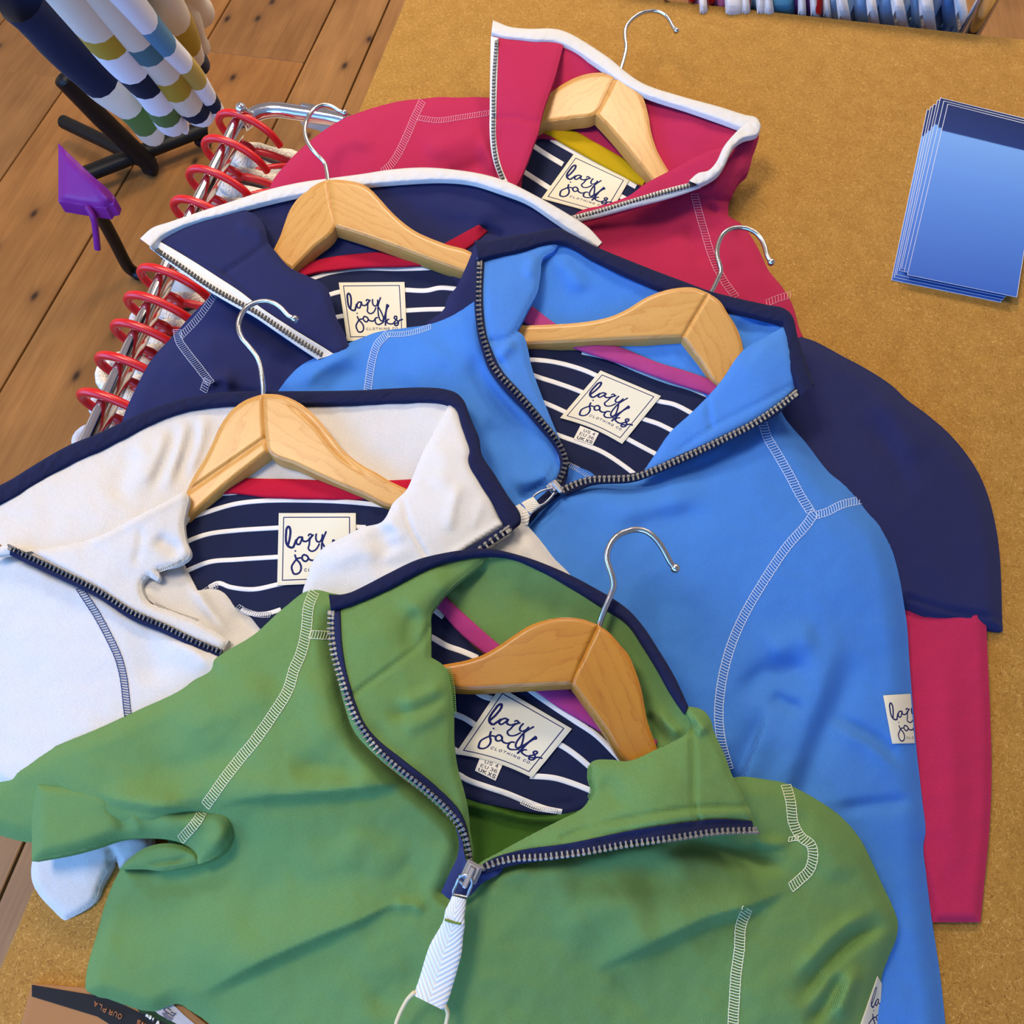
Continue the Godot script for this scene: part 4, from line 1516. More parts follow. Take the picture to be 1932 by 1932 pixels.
	cloth_part("collar_front", rf, cloth(0.335, 0.585, 0.92), o, -32, 4)
	part("collar_binding", band([895, 454, 917, 455, 943, 449, 995, 440, 1057, 431, 1072, 438, 1124, 465, 1184, 490, 1242, 513, 1301, 535, 1336, 548, 1389, 562, 1448, 575, 1480, 582, 1495, 596, 1504, 631, 1521, 684, 1530, 712, 1537, 724], [903, 490, 913, 487, 943, 480, 982, 472, 1030, 458, 1062, 457, 1124, 489, 1184, 518, 1251, 546, 1310, 567, 1377, 584, 1448, 602, 1478, 610, 1484, 643, 1490, 693, 1500, 718, 1510, 747], [74, 72, 69, 67, 66, 67, 68, 70, 71, 72], 1.5, 1.5, {"pucker": 0.7, "skirt": 4.0}), mats.navy_bind, o, "navy binding")
	var zt := part("zip_tape", band([896, 488, 894, 555, 897, 600, 901, 630, 909, 660, 921, 694, 938, 718, 960, 742, 990, 773, 1016, 804, 1040, 833, 1053, 856, 1057, 882, 1046, 912], [914, 489, 911, 555, 914, 607, 919, 635, 928, 660, 939, 685, 954, 708, 976, 732, 1004, 764, 1031, 798, 1053, 828, 1067, 855, 1073, 882, 1066, 915], lf, 0.4, 1.0), mats.navy_tape, o)
	teeth([905, 498, 903, 555, 904, 597, 909, 628, 917, 654, 927, 685, 943, 708, 963, 729, 994, 762, 1020, 793, 1046, 824, 1061, 850, 1067, 870, 1063, 889, 1055, 908], lf, 2.2, 8.6, 10.5, false, zt, mats.tooth_dark)
	zt = part("zip_tape", band([1500, 732, 1462, 765, 1418, 794, 1371, 818, 1325, 840, 1278, 860, 1231, 882, 1190, 893, 1119, 898, 1088, 906, 1056, 920], [1508, 746, 1470, 778, 1420, 808, 1371, 832, 1325, 855, 1278, 876, 1231, 896, 1196, 908, 1119, 914, 1092, 924, 1068, 934], [70, 70, 69, 66, 62, 59, 58, 58], 0.4, 1.4), mats.navy_tape, o)
	teeth([1500, 744, 1462, 773, 1418, 802, 1371, 826, 1325, 848, 1278, 869, 1231, 889, 1196, 901, 1150, 904, 1119, 905, 1088, 913, 1062, 925], [70, 70, 69, 66, 62, 59, 58, 58], 2.8, 8.8, 12.0, true, zt, mats.tooth)
	# closed end of the zip, slider, pull
	part("zip_tape", band([1046, 915, 1012, 945, 982, 985, 975, 1000], [1084, 914, 1058, 932, 1015, 968, 985, 1004], [58, 57, 56], 0.3, 1.0), mats.navy_tape, o)
	var sl := slider(o, 1046, 920, 62, 0.62, 0.0085)
	pull_ring(sl, [1042, 921, 66, 1022, 926, 65, 1007, 936, 63, 1004, 944, 63, 1012, 952, 63, 1020, 954, 63, 1034, 944, 64, 1046, 930, 66], 0.0009)
	part("pull_tape", band([1006, 937, 990, 945, 976, 953, 964, 960, 950, 975], [1020, 955, 1010, 962, 1001, 971, 996, 990, 985, 1010], [62, 61, 60], 1.0, 2.0, {"across": 1.0, "uv": 42.0}), mats.white_tape, o, "white herringbone pull tape")
	line_part("tape_stitch", [982, 949, 992, 960, 1001, 971], [64.2, 63.8], 0.0, 2.5, plain(0.25, 0.42, 0.78), o)
	part("sleeve_label", patch([1667, 1312, 1718, 1309, 1726, 1402, 1684, 1403], body, 1.2, {"u0": 0.0, "u1": 0.55}), mats.sleeve_label, o, "cream sleeve label with navy handwriting")
	var M := MB.new()
	stitches([1439, 797, 1448, 825, 1465, 854, 1489, 895, 1509, 933, 1530, 966], 16, 6.2, body, M)
	stitches([1540, 972, 1560, 966, 1586, 953, 1626, 943], 14, 5.6, body, M)
	stitches([1538, 966, 1521, 991, 1489, 1026, 1462, 1064, 1436, 1105, 1407, 1155, 1383, 1208, 1366, 1266, 1357, 1325, 1357, 1369, 1364, 1412, 1375, 1450], 16, 6.6, body, M)
	stitches([731, 630, 712, 650, 702, 680, 697, 710, 693, 740], 13, 5.0, left, M)
	stitches([732, 631, 762, 630, 790, 624, 812, 616], 9, 5.0, left, M)
	stitch_part(M, plain(0.80, 0.85, 0.94), o)
	var M2 := MB.new()
	stitches([1060, 872, 1074, 877, 1092, 886, 1112, 900], 8, 4.5, yoke, M2)
	stitch_part(M2, plain(0.75, 0.76, 0.8), o)


func slider(o: Node3D, x: float, y: float, h: float, yaw: float, size: float) -> Node3D:
	# zip slider: two plates, a bridge over them
	var c := at(x, y, h)
	var b := Basis(Vector3.UP, yaw) * Basis().scaled(Vector3.ONE * size)
	var st := SurfaceTool.new()
	st.append_from(box_mesh(Vector3(1.05, 0.16, 1.1), 0.05), 0, Transform3D(b, c))
	st.append_from(box_mesh(Vector3(0.80, 0.16, 0.9), 0.05), 0, Transform3D(b, c + Vector3(0, size * 0.34, 0)))
	st.append_from(box_mesh(Vector3(0.34, 0.22, 1.25), 0.07), 0, Transform3D(b, c + Vector3(0, size * 0.56, 0) + b.z * 0.35))
	st.append_from(box_mesh(Vector3(0.34, 0.34, 0.22), 0.06), 0, Transform3D(b, c + Vector3(0, size * 0.42, 0) - b.z * 0.2))
	return part("zip_slider", st.commit(), mats.slider, o, "metal zip slider")


func pull_ring(parent: Node3D, path: Array, r: float) -> void:
	part("pull_ring", tube(px_path(path), r, 8).mesh(), mats.slider, parent)


func white() -> void:
	var ivory := cloth(0.925, 0.905, 0.875, 0.35)
	var navyt := plain(0.20, 0.26, 0.46)
	var o := garment("white half-zip sweatshirt with navy binding and red neck tape", at(500, 1000, 0))
	var scrap := sheet([90, 1540, 184, 1578, 245, 1572, 285, 1580, 285, 1602, 262, 1625, 236, 1636, 226, 1642, 218, 1616, 206, 1640, 192, 1668, 180, 1700, 120, 1740, 60, 1660],
		[100, 1600, 14, 280, 1590, 16, 225, 1630, 10, 180, 1690, 8, 200, 1600, 18], [[[205, 1590, 212, 1615, 208, 1640], -4, 6, 8]], {"rim": 4.0, "rim_width": 14.0})
	cloth_part("sleeve", scrap, ivory, o, 0, 6)
	var body := sheet([-40, 1030, 20, 1044, 100, 1080, 184, 1118, 249, 1160, 313, 1190, 365, 1215, 410, 1234, 445, 1255, 435, 1300, 390, 1345, 300, 1410, 184, 1450, 60, 1490, -40, 1460, -60, 1200],
		[184, 1125, 62, 400, 1240, 64, 184, 1400, 50, 0, 1300, 40, 300, 1300, 56, 0, 1080, 56],
		[[[262, 1160, 285, 1220, 300, 1300], -2.5, 30, 34], [[330, 1190, 372, 1235, 400, 1270], 2, 10, 26]], {"rim": 4.0, "rim_width": 18.0})
	cloth_part("front_body", body, ivory, o, 20, 6)
	var rbody := sheet([960, 990, 984, 980, 1000, 997, 1020, 1020, 1046, 1054, 1074, 1082, 1100, 1125, 1000, 1150, 880, 1110, 835, 1078, 905, 1030], [980, 990, 66, 1070, 1080, 62, 860, 1080, 68, 950, 1060, 68], [[[980, 1010, 1010, 1050, 1050, 1090], 3, 18, 18]], {"rim": 5.0, "rim_width": 18.0})
	cloth_part("front_body", rbody, ivory, o, 20, 8)
	var fleece := sheet([340, 1050, 360, 1090, 372, 1114, 420, 1112, 446, 1138, 496, 1170, 545, 1176, 510, 1245, 440, 1250, 380, 1190, 300, 1145, 262, 1120, 268, 1080], [345, 1070, 58, 500, 1180, 52, 440, 1240, 58, 280, 1110, 62, 420, 1160, 54], [[[362, 1085, 382, 1130, 440, 1205], 4, 10, 14], [[430, 1150, 470, 1185, 500, 1210], -3, 14, 14]], {"rim": 2.0, "rim_width": 10.0})
	cloth_part("inner_fleece", fleece, cloth(0.91, 0.89, 0.86, 0.2), o, 0, 3)
	var yoke := sheet([330, 985, 380, 936, 430, 924, 500, 932, 600, 934, 684, 936, 765, 926, 735, 990, 690, 1012, 650, 1040, 600, 1085, 590, 1130, 570, 1180, 500, 1192, 470, 1162, 443, 1146, 417, 1122, 368, 1124, 340, 1062],
		[360, 960, 57, 720, 950, 57, 360, 1110, 53, 560, 1170, 53, 450, 1050, 53, 600, 1050, 53], [[[440, 1040, 452, 1080, 460, 1120], 1.5, 20, 20]], {"rim": 0.0})
	cloth_part("back_yoke", yoke, mats.yoke, o, -5, 2, "navy striped inside back")
	for s in [[335, 988, 350, 980, 391, 966, 443, 951, 494, 945, 572, 944, 640, 946, 700, 951, 740, 956], [340, 1028, 352, 1022, 391, 1008, 443, 1001, 520, 996, 600, 991, 690, 995], [340, 1082, 352, 1077, 396, 1060, 443, 1056, 520, 1051, 590, 1046], [395, 1108, 412, 1100, 432, 1107, 476, 1112, 523, 1103, 580, 1090], [455, 1150, 466, 1156, 502, 1158, 530, 1150]]:
		line_part("woven_stripe", s, yoke, 0.15, 8.5, mats.stripe, o)
	var back := sheet([-20, 935, 20, 920, 60, 897, 130, 858, 184, 834, 231, 810, 308, 778, 365, 762, 430, 752, 494, 748, 588, 750, 684, 748, 757, 745, 813, 745, 846, 750, 864, 765, 858, 790, 830, 804, 800, 855, 778, 910, 752, 952, 700, 938, 600, 930, 494, 928, 420, 934, 375, 930, 345, 992, 184, 1070, 80, 1070, -20, 1000],
		[60, 880, 62, 184, 835, 62, 308, 780, 62, 469, 745, 62, 684, 745, 62, 850, 755, 68, 420, 930, 58, 600, 930, 56, 745, 945, 57, 600, 830, 58, 350, 930, 62, 200, 950, 66, 420, 840, 57],
		[[[318, 800, 296, 860, 262, 930], 2.6, 13, 15], [[352, 785, 336, 850, 306, 935], 3.0, 12, 14], [[388, 775, 376, 840, 350, 905], 2.6, 10, 12], [[336, 795, 316, 860, 284, 930], -2.0, 10, 10], [[370, 785, 356, 850, 330, 920], -2.2, 9, 10], [[250, 840, 236, 900, 210, 950], -1.6, 20, 20], [[280, 815, 262, 880, 236, 940], 1.8, 16, 16]], {"rim": 0.0, "noise": 0.4})
	cloth_part("back_collar", back, ivory, o, -10, 3)
	part("neck_tape", band([405, 916, 451, 903, 494, 903, 560, 904, 624, 907, 684, 908, 740, 906, 780, 904], [395, 938, 424, 931, 507, 938, 600, 941, 684, 942, 740, 936, 772, 924], back, 0.8, 1.0), tape(0.76, 0.10, 0.22), o, "red twill neck tape")
	part("neck_label", patch([526, 968, 671, 968, 672, 1098, 523, 1104], yoke, 1.4), mats.label, o, "cream label with navy handwriting")
	hanger("wooden hanger inside the white sweatshirt, hook over the navy shoulder", Vector3(498, 743, 64), [
		[[497, 743, 463, 755, 438, 773, 417, 801, 401, 835, 386, 866, 365, 900, 349, 938, 342, 976, 353, 980, 424, 917, 506, 852, 501, 826, 498, 795], [497, 743, 76, 506, 850, 70, 350, 970, 64, 410, 850, 70], [350, 970, 490, 790], [[[502, 826, 430, 876, 355, 928], -1.3, 3, 4, 1]], 12.0],
		[[497, 743, 528, 745, 559, 757, 588, 778, 619, 813, 650, 851, 684, 878, 710, 892, 736, 908, 775, 926, 765, 950, 744, 958, 684, 933, 624, 908, 560, 878, 506, 852, 501, 826, 498, 795], [497, 743, 76, 506, 850, 70, 760, 940, 64, 620, 830, 71], [500, 800, 760, 930], [[[535, 752, 590, 795, 640, 855, 700, 900], -2.0, 14, 5]], 12.0]],
		[497, 746, 68, 497, 732, 70, 495, 715, 72, 491, 690, 74, 484, 672, 76, 469, 653, 78, 456, 637, 79, 450, 617, 80, 454, 597, 82, 466, 580, 83, 482, 571, 84, 500, 568, 84, 518, 573, 84, 533, 584, 83, 544, 596, 82, 556, 602, 81], mats.wood)
	var lf := sheet([-30, 1050, 60, 1040, 184, 1012, 262, 972, 320, 942, 347, 927, 355, 935, 350, 968, 347, 985, 351, 1020, 359, 1046, 342, 1062, 296, 1074, 301, 1090, 296, 1096, 278, 1086, 268, 1100, 276, 1131, 330, 1155, 372, 1172, 432, 1208, 420, 1230, 365, 1208, 313, 1183, 249, 1153, 184, 1111, 100, 1066, 20, 1026],
		[184, 1015, 72, 347, 930, 73, 350, 1050, 70, 270, 1110, 68, 184, 1105, 70, 415, 1225, 64, 60, 1030, 70, 280, 1020, 74],
		[[[184, 1016, 262, 975, 347, 930], 1.6, 5, 10, 1], [[268, 985, 262, 1040, 250, 1075], -1.5, 8, 8], [[290, 1010, 320, 1030, 345, 1045], -3, 14, 14]], {"rim": 2.5, "rim_width": 10.0, "corner": 0.3})
	cloth_part("collar_front", lf, ivory, o, -25, 4)
	var rf := sheet([848, 762, 862, 772, 870, 790, 880, 824, 888, 850, 886, 868, 907, 908, 930, 945, 946, 976, 958, 990, 907, 1022, 870, 1048, 820, 1084, 700, 1140, 571, 1140, 571, 1116, 580, 1090, 590, 1059, 611, 1033, 650, 1012, 684, 995, 720, 985, 728, 976, 741, 950, 767, 924, 782, 890, 800, 847, 824, 805],
		[855, 775, 72, 875, 850, 76, 950, 985, 75, 790, 890, 76, 730, 975, 78, 600, 1060, 70, 580, 1120, 66, 820, 1040, 80, 700, 1090, 74, 850, 950, 82],
		[[[762, 945, 769, 981, 803, 1048], -1.6, 4, 4, 1], [[735, 985, 722, 1020, 745, 1050], -4, 22, 26], [[730, 960, 745, 1000, 760, 1030], 2, 16, 16], [[848, 1010, 853, 965, 870, 905], 2.2, 12, 9], [[890, 1005, 905, 960, 912, 930], 1.2, 10, 8], [[600, 1070, 680, 1040, 740, 1050], 2.5, 24, 20], [[690, 1062, 740, 1068, 800, 1055], -2, 18, 14], [[825, 830, 835, 880, 830, 930], 1.5, 20, 20], [[830, 1062, 880, 1030, 945, 988], 2.0, 6, 5, 1]], {"rim": 3.0, "rim_width": 14.0})
	cloth_part("collar_front", rf, cloth(0.935, 0.925, 0.91, 0.35), o, -30, 5)
	part("collar_binding", band([-20, 925, 20, 905, 60, 880, 130, 840, 184, 818, 231, 796, 287, 770, 344, 753, 404, 742, 469, 738, 546, 738, 684, 736, 736, 733, 800, 731, 839, 734, 862, 742, 876, 757, 883, 775, 891, 796, 904, 827, 909, 857, 932, 893, 958, 935, 982, 971, 983, 984, 966, 997], [-10, 955, 20, 940, 60, 915, 130, 875, 184, 850, 236, 824, 308, 788, 365, 770, 430, 762, 500, 762, 588, 762, 684, 760, 757, 757, 813, 756, 843, 760, 860, 770, 869, 798, 878, 824, 886, 850, 883, 868, 904, 909, 927, 945, 943, 976, 950, 988, 958, 995], [63, 63, 63, 63, 63, 63, 64, 70, 76, 76], 1.5, 1.5, {"pucker": 0.6, "skirt": 4.0}), mats.navy_bind, o, "navy binding")
	var zt := part("zip_tape", band([953, 990, 907, 1019, 880, 1034, 840, 1062], [965, 1003, 918, 1032, 892, 1050, 855, 1080], [76, 78, 80], 0.4, 0.6), mats.navy_tape, o)
	teeth([958, 1000, 935, 1016, 912, 1033, 888, 1052], [76, 78, 80], 2.0, 10.0, 13.0, true, zt, mats.tooth)
	zt = part("zip_tape", band([20, 1030, 100, 1068, 184, 1109, 249, 1150, 313, 1178, 365, 1203, 420, 1228], [18, 1047, 98, 1085, 182, 1126, 247, 1168, 311, 1195, 363, 1221, 410, 1246], lf, 0.4, 0.8), mats.navy_tape, o)
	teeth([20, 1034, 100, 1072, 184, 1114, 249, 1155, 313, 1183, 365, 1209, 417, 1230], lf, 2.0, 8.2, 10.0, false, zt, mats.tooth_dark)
	var M := MB.new()
	stitches([150, 1110, 184, 1162, 205, 1201, 223, 1240, 233, 1279, 240, 1340, 246, 1380], 13, 6.0, body, M)
	stitch_part(M, navyt, o)
	var M2 := MB.new()
	stitches([376, 1122, 392, 1112, 410, 1104], 9, 4.5, yoke, M2)
	stitches([448, 1144, 466, 1154, 490, 1160, 510, 1160], 9, 4.5, yoke, M2)
	stitch_part(M2, plain(0.72, 0.73, 0.78), o)
	var M3 := MB.new()
	stitches([300, 1076, 322, 1068, 346, 1056], 7, 4.0, lf, M3, 0.0002)
	stitches([292, 1138, 330, 1156, 372, 1170], 7, 4.0, fleece, M3, 0.0002)
	stitch_part(M3, plain(0.88, 0.87, 0.84), o)


func green() -> void:
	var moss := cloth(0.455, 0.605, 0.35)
	var o := garment("moss green half-zip sweatshirt with navy binding, nearest and topmost", at(900, 1600, 0))
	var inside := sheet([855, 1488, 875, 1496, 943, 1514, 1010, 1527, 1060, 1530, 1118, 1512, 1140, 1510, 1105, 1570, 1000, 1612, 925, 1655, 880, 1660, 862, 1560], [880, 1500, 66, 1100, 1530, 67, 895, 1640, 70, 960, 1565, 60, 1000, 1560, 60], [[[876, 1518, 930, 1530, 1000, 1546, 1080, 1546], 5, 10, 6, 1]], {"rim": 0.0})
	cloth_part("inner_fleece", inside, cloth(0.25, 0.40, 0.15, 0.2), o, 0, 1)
	var yoke := sheet([812, 1146, 830, 1136, 900, 1226, 1000, 1286, 1100, 1356, 1170, 1420, 1135, 1500, 1105, 1524, 1059, 1536, 1007, 1533, 943, 1521, 870, 1503, 845, 1440, 832, 1340, 802, 1250],
		[830, 1150, 75, 1150, 1400, 75, 870, 1495, 68, 1090, 1525, 68, 960, 1400, 69], [[[880, 1484, 943, 1503, 1010, 1518, 1080, 1515], -1.2, 6, 6, 1]], {"rim": 1.5, "rim_width": 6.0})
	cloth_part("back_yoke", yoke, mats.yoke, o, 22, 2, "navy striped inside back")
	for s in [[808, 1145, 820, 1151, 837, 1164], [800, 1196, 812, 1201, 844, 1219, 870, 1228, 901, 1241], [860, 1300, 890, 1301, 912, 1313, 935, 1320], [848, 1342, 857, 1347, 875, 1354, 905, 1374], [846, 1408, 856, 1414, 868, 1420], [850, 1456, 864, 1461, 881, 1471, 917, 1484, 956, 1497, 1000, 1515, 1030, 1526, 1060, 1532], [985, 1290, 1010, 1309, 1046, 1334, 1085, 1360, 1124, 1386, 1172, 1434], [1050, 1402, 1062, 1408, 1088, 1426, 1112, 1446], [1000, 1464, 1046, 1468, 1080, 1478, 1118, 1493]]:
		line_part("woven_stripe", s, yoke, 0.15, 11.0, mats.stripe, o)
	var back := sheet([795, 1082, 839, 1048, 880, 1040, 917, 1039, 958, 1043, 1014, 1063, 1065, 1088, 1124, 1121, 1184, 1159, 1213, 1196, 1242, 1243, 1270, 1288, 1284, 1325, 1304, 1345, 1312, 1380, 1300, 1400, 1240, 1425, 1180, 1405, 1124, 1348, 1060, 1303, 1000, 1274, 920, 1234, 855, 1168, 830, 1134, 800, 1112],
		[917, 1045, 90, 1124, 1125, 92, 1280, 1320, 92, 838, 1130, 79, 943, 1225, 77, 1080, 1300, 77, 1220, 1410, 80, 1100, 1200, 80, 1000, 1130, 83, 1240, 1320, 84],
		[[[930, 1065, 880, 1090, 850, 1118], -4, 16, 14], [[1222, 1340, 1240, 1375, 1262, 1400], -5, 10, 12], [[1238, 1335, 1262, 1370, 1290, 1390], 5, 10, 12], [[960, 1110, 1020, 1140, 1080, 1180], -2, 30, 30]], {"rim": 0.0, "noise": 0.4})
	cloth_part("back_collar", back, moss, o, 26, 3)
	part("neck_tape", band([838, 1122, 852, 1136, 900, 1180, 943, 1217, 1000, 1258, 1072, 1298, 1124, 1338, 1160, 1366, 1205, 1388, 1240, 1396], [822, 1141, 866, 1192, 914, 1232, 960, 1268, 1010, 1303, 1060, 1338, 1111, 1367, 1147, 1388, 1190, 1410, 1236, 1414], back, 0.8, 1.2), tape(0.69, 0.24, 0.50), o, "magenta twill neck tape")
	part("neck_label", patch([944, 1296, 1079, 1375, 1004, 1467, 859, 1422], yoke, 1.6, {"bow": 2.0, "lift": Vector2(3, -6)}), mats.label, o, "cream label with navy handwriting")
	part("size_label", patch([906, 1428, 949, 1441, 935, 1473, 896, 1454], yoke, 1.0, {"nu": 3, "nv": 3}), mats.size, o, "small cream size label")
	hanger("wooden hanger inside the green sweatshirt, hook lying over the sky blue chest", Vector3(1128, 1179, 88), [
		[[825, 1256, 860, 1250, 883, 1245, 912, 1235, 943, 1217, 969, 1199, 1000, 1180, 1033, 1169, 1067, 1165, 1098, 1168, 1129, 1179, 1100, 1240, 1080, 1291, 1000, 1295, 852, 1299, 825, 1292], [1128, 1179, 106, 1080, 1291, 98, 850, 1275, 90, 980, 1230, 99], [850, 1275, 1100, 1220], [], 12.0],
		[[1129, 1179, 1150, 1194, 1170, 1217, 1184, 1233, 1199, 1266, 1210, 1301, 1216, 1333, 1222, 1363, 1236, 1402, 1246, 1430, 1214, 1448, 1184, 1438, 1140, 1375, 1088, 1303, 1080, 1291, 1100, 1240], [1128, 1179, 106, 1080, 1291, 98, 1230, 1410, 92, 1184, 1435, 88, 1190, 1300, 100], [1110, 1230, 1220, 1420], [], 12.0]],
		[1130, 1181, 96, 1136, 1162, 99, 1145, 1139, 102, 1153, 1120, 104, 1158, 1105, 106, 1155, 1085, 108, 1148, 1066, 109, 1145, 1050, 110, 1150, 1030, 112, 1163, 1012, 114, 1184, 1002, 115, 1202, 999, 115, 1222, 1004, 115, 1240, 1020, 114, 1254, 1041, 112, 1265, 1062, 110, 1274, 1072, 109], mats.wood_warm)
	var body := sheet([660, 1128, 640, 1122, 621, 1118, 598, 1113, 575, 1117, 551, 1134, 520, 1160, 481, 1196, 417, 1235, 404, 1245, 399, 1263, 365, 1284, 344, 1300, 260, 1340, 184, 1375, 100, 1410, 20, 1450, -40, 1500, -50, 1560, 60, 1590, 184, 1575, 250, 1570, 300, 1575, 330, 1600, 290, 1632, 250, 1634, 233, 1634, 220, 1653, 200, 1700, 184, 1758, 164, 1830, 160, 1872, 184, 1882, 203, 1885, 234, 1896, 262, 1906, 288, 1909, 316, 1899, 336, 1894, 360, 1908, 388, 1926, 404, 1942, 430, 1990, 520, 2060, 800, 2080, 1300, 2080, 1640, 2080, 1656, 1932, 1660, 1884, 1664, 1842, 1677, 1805, 1691, 1770, 1694, 1741, 1685, 1712, 1664, 1668, 1647, 1630, 1623, 1583, 1588, 1542, 1550, 1514, 1500, 1486, 1480, 1477, 1448, 1471, 1389, 1466, 1350, 1480, 1300, 1530, 1184, 1588, 1098, 1610, 1020, 1620, 969, 1624, 943, 1636, 905, 1664, 882, 1686, 856, 1693, 838, 1681, 852, 1648, 865, 1618, 870, 1588, 862, 1562, 838, 1532, 800, 1500, 750, 1462, 700, 1420, 668, 1380, 648, 1320, 635, 1265, 626, 1225, 624, 1180],
		[621, 1120, 84, 640, 1250, 92, 700, 1410, 96, 850, 1550, 86, 850, 1650, 80, 950, 1645, 82, 1184, 1600, 90, 1390, 1480, 74, 1500, 1490, 64, 1623, 1583, 50, 1694, 1741, 40, 1660, 1900, 30, 1650, 2050, 22, 404, 1250, 78, 300, 1330, 68, 184, 1380, 62, 20, 1460, 38, 184, 1570, 40, 280, 1580, 42, 300, 1620, 30, 220, 1653, 18, 420, 1580, 50, 360, 1560, 46, 300, 1515, 66, 400, 1510, 72, 180, 1758, 13, 184, 1880, 12, 286, 1905, 13, 388, 1926, 16, 520, 2050, 22, 450, 1450, 82, 550, 1650, 60, 400, 1750, 40, 700, 1800, 60, 900, 1950, 56, 1200, 1850, 60, 1400, 1650, 68, 1500, 1800, 58, 1560, 1880, 54, 1300, 2060, 44, 300, 1470, 60, 800, 1650, 74],
		[
			[[400, 1527, 440, 1511, 501, 1503, 597, 1497, 716, 1484, 785, 1470], 9, 46, 5],
			[[440, 1534, 500, 1522, 600, 1514, 720, 1500, 800, 1490], -2.5, 6, 20],
			[[240, 1660, 300, 1662, 370, 1654, 430, 1628, 462, 1580, 466, 1530], -5, 16, 26],
			[[180, 1488, 215, 1510, 250, 1518, 320, 1526, 400, 1524], 7, 30, 5],
			[[349, 1888, 432, 1844, 514, 1805, 597, 1769, 680, 1736, 740, 1708, 800, 1712], 9, 70, 7],
			[[360, 1905, 445, 1862, 530, 1822, 610, 1788, 690, 1756], -4, 8, 34],
			[[740, 1712, 775, 1708, 805, 1722], 3, 14, 8],
			[[520, 1640, 500, 1700, 440, 1760], -2.5, 34, 30], [[540, 1610, 620, 1620, 700, 1600], 2.5, 40, 34], [[480, 1710, 520, 1690, 560, 1660], 1.5, 18, 20],
			[[1500, 1668, 1418, 1708, 1330, 1734, 1242, 1774, 1184, 1800, 1110, 1830], 11, 8, 62],
			[[1490, 1690, 1418, 1726, 1330, 1752, 1250, 1792, 1180, 1830], -3, 36, 8],
			[[1240, 1600, 1320, 1598, 1380, 1616, 1450, 1632, 1500, 1640], -8, 24, 16],
			[[1420, 1590, 1460, 1592, 1495, 1596], 4, 12, 16], [[1410, 1600, 1450, 1606, 1492, 1600], -2.5, 5, 5],
			[[1690, 1738, 1623, 1765, 1579, 1799, 1536, 1850, 1500, 1910], -10, 14, 26],
			[[1660, 1720, 1600, 1745, 1550, 1790, 1500, 1850], 7, 30, 14],
			[[1590, 1830, 1560, 1890, 1520, 1940], -7, 14, 14], [[1620, 1820, 1600, 1870, 1580, 1930], 6, 14, 14],
			[[1040, 1660, 1160, 1640, 1300, 1650], -5, 26, 40], [[1500, 1560, 1560, 1600, 1600, 1670], 4, 34, 34], [[1040, 1760, 1120, 1720, 1240, 1690], 5, 50, 50],
			[[690, 1470, 620, 1450, 540, 1460], -4, 20, 24], [[580, 1250, 600, 1340, 640, 1420], 3, 34, 34], [[520, 1280, 420, 1340, 320, 1380], 5, 36, 40], [[480, 1400, 380, 1440, 280, 1450], -4, 30, 30],
			[[866, 1560, 876, 1590, 868, 1620, 845, 1676], 2.5, 10, 10], [[820, 1690, 842, 1702, 870, 1712], -1, 4, 4],
			[[930, 1660, 960, 1648, 1010, 1636], 2, 10, 10], [[640, 1560, 700, 1600, 760, 1650], 4, 40, 40], [[820, 1800, 760, 1860, 680, 1900], -4, 40, 40]],
		{"rim": 9.0, "rim_width": 34.0, "noise": 0.45})
	cloth_part("front_body", body, moss, o, 12, 8)
	var cuff := sheet([60, 1470, 184, 1484, 215, 1500, 245, 1510, 300, 1520, 377, 1522, 404, 1518, 440, 1508, 449, 1518, 450, 1542, 444, 1568, 427, 1599, 401, 1620, 374, 1631, 366, 1608, 352, 1596, 330, 1587, 280, 1581, 220, 1585, 184, 1597, 130, 1612, 60, 1625],
		[440, 1518, 66, 442, 1560, 64, 400, 1612, 58, 374, 1622, 54, 366, 1607, 50, 280, 1583, 48, 184, 1595, 46, 300, 1530, 58, 200, 1500, 54, 60, 1600, 40, 60, 1480, 44, 340, 1560, 58],
		[[[246, 1532, 256, 1552, 264, 1578], 2, 8, 9], [[200, 1510, 230, 1545, 240, 1578], -3, 14, 14], [[400, 1530, 410, 1570, 390, 1610], 3, 18, 18], [[290, 1548, 350, 1556, 400, 1548], 3, 20, 20]], {"rim": 9.0, "rim_width": 26.0})
	cloth_part("sleeve", cuff, moss, o, 12, 8)
	var lip := sheet([225, 1640, 240, 1624, 262, 1606, 290, 1594, 330, 1592, 362, 1604, 374, 1612, 378, 1629, 350, 1636, 322, 1641, 300, 1643, 270, 1640, 245, 1640],
		[262, 1608, 36, 362, 1606, 46, 375, 1628, 46, 300, 1640, 38, 235, 1636, 28, 320, 1615, 42], [[[366, 1612, 340, 1622, 300, 1628, 270, 1634], -3, 4, 5]], {"rim": 4.0, "rim_width": 10.0, "step": 4.0})
	cloth_part("sleeve", lip, moss, o, -10, 7)
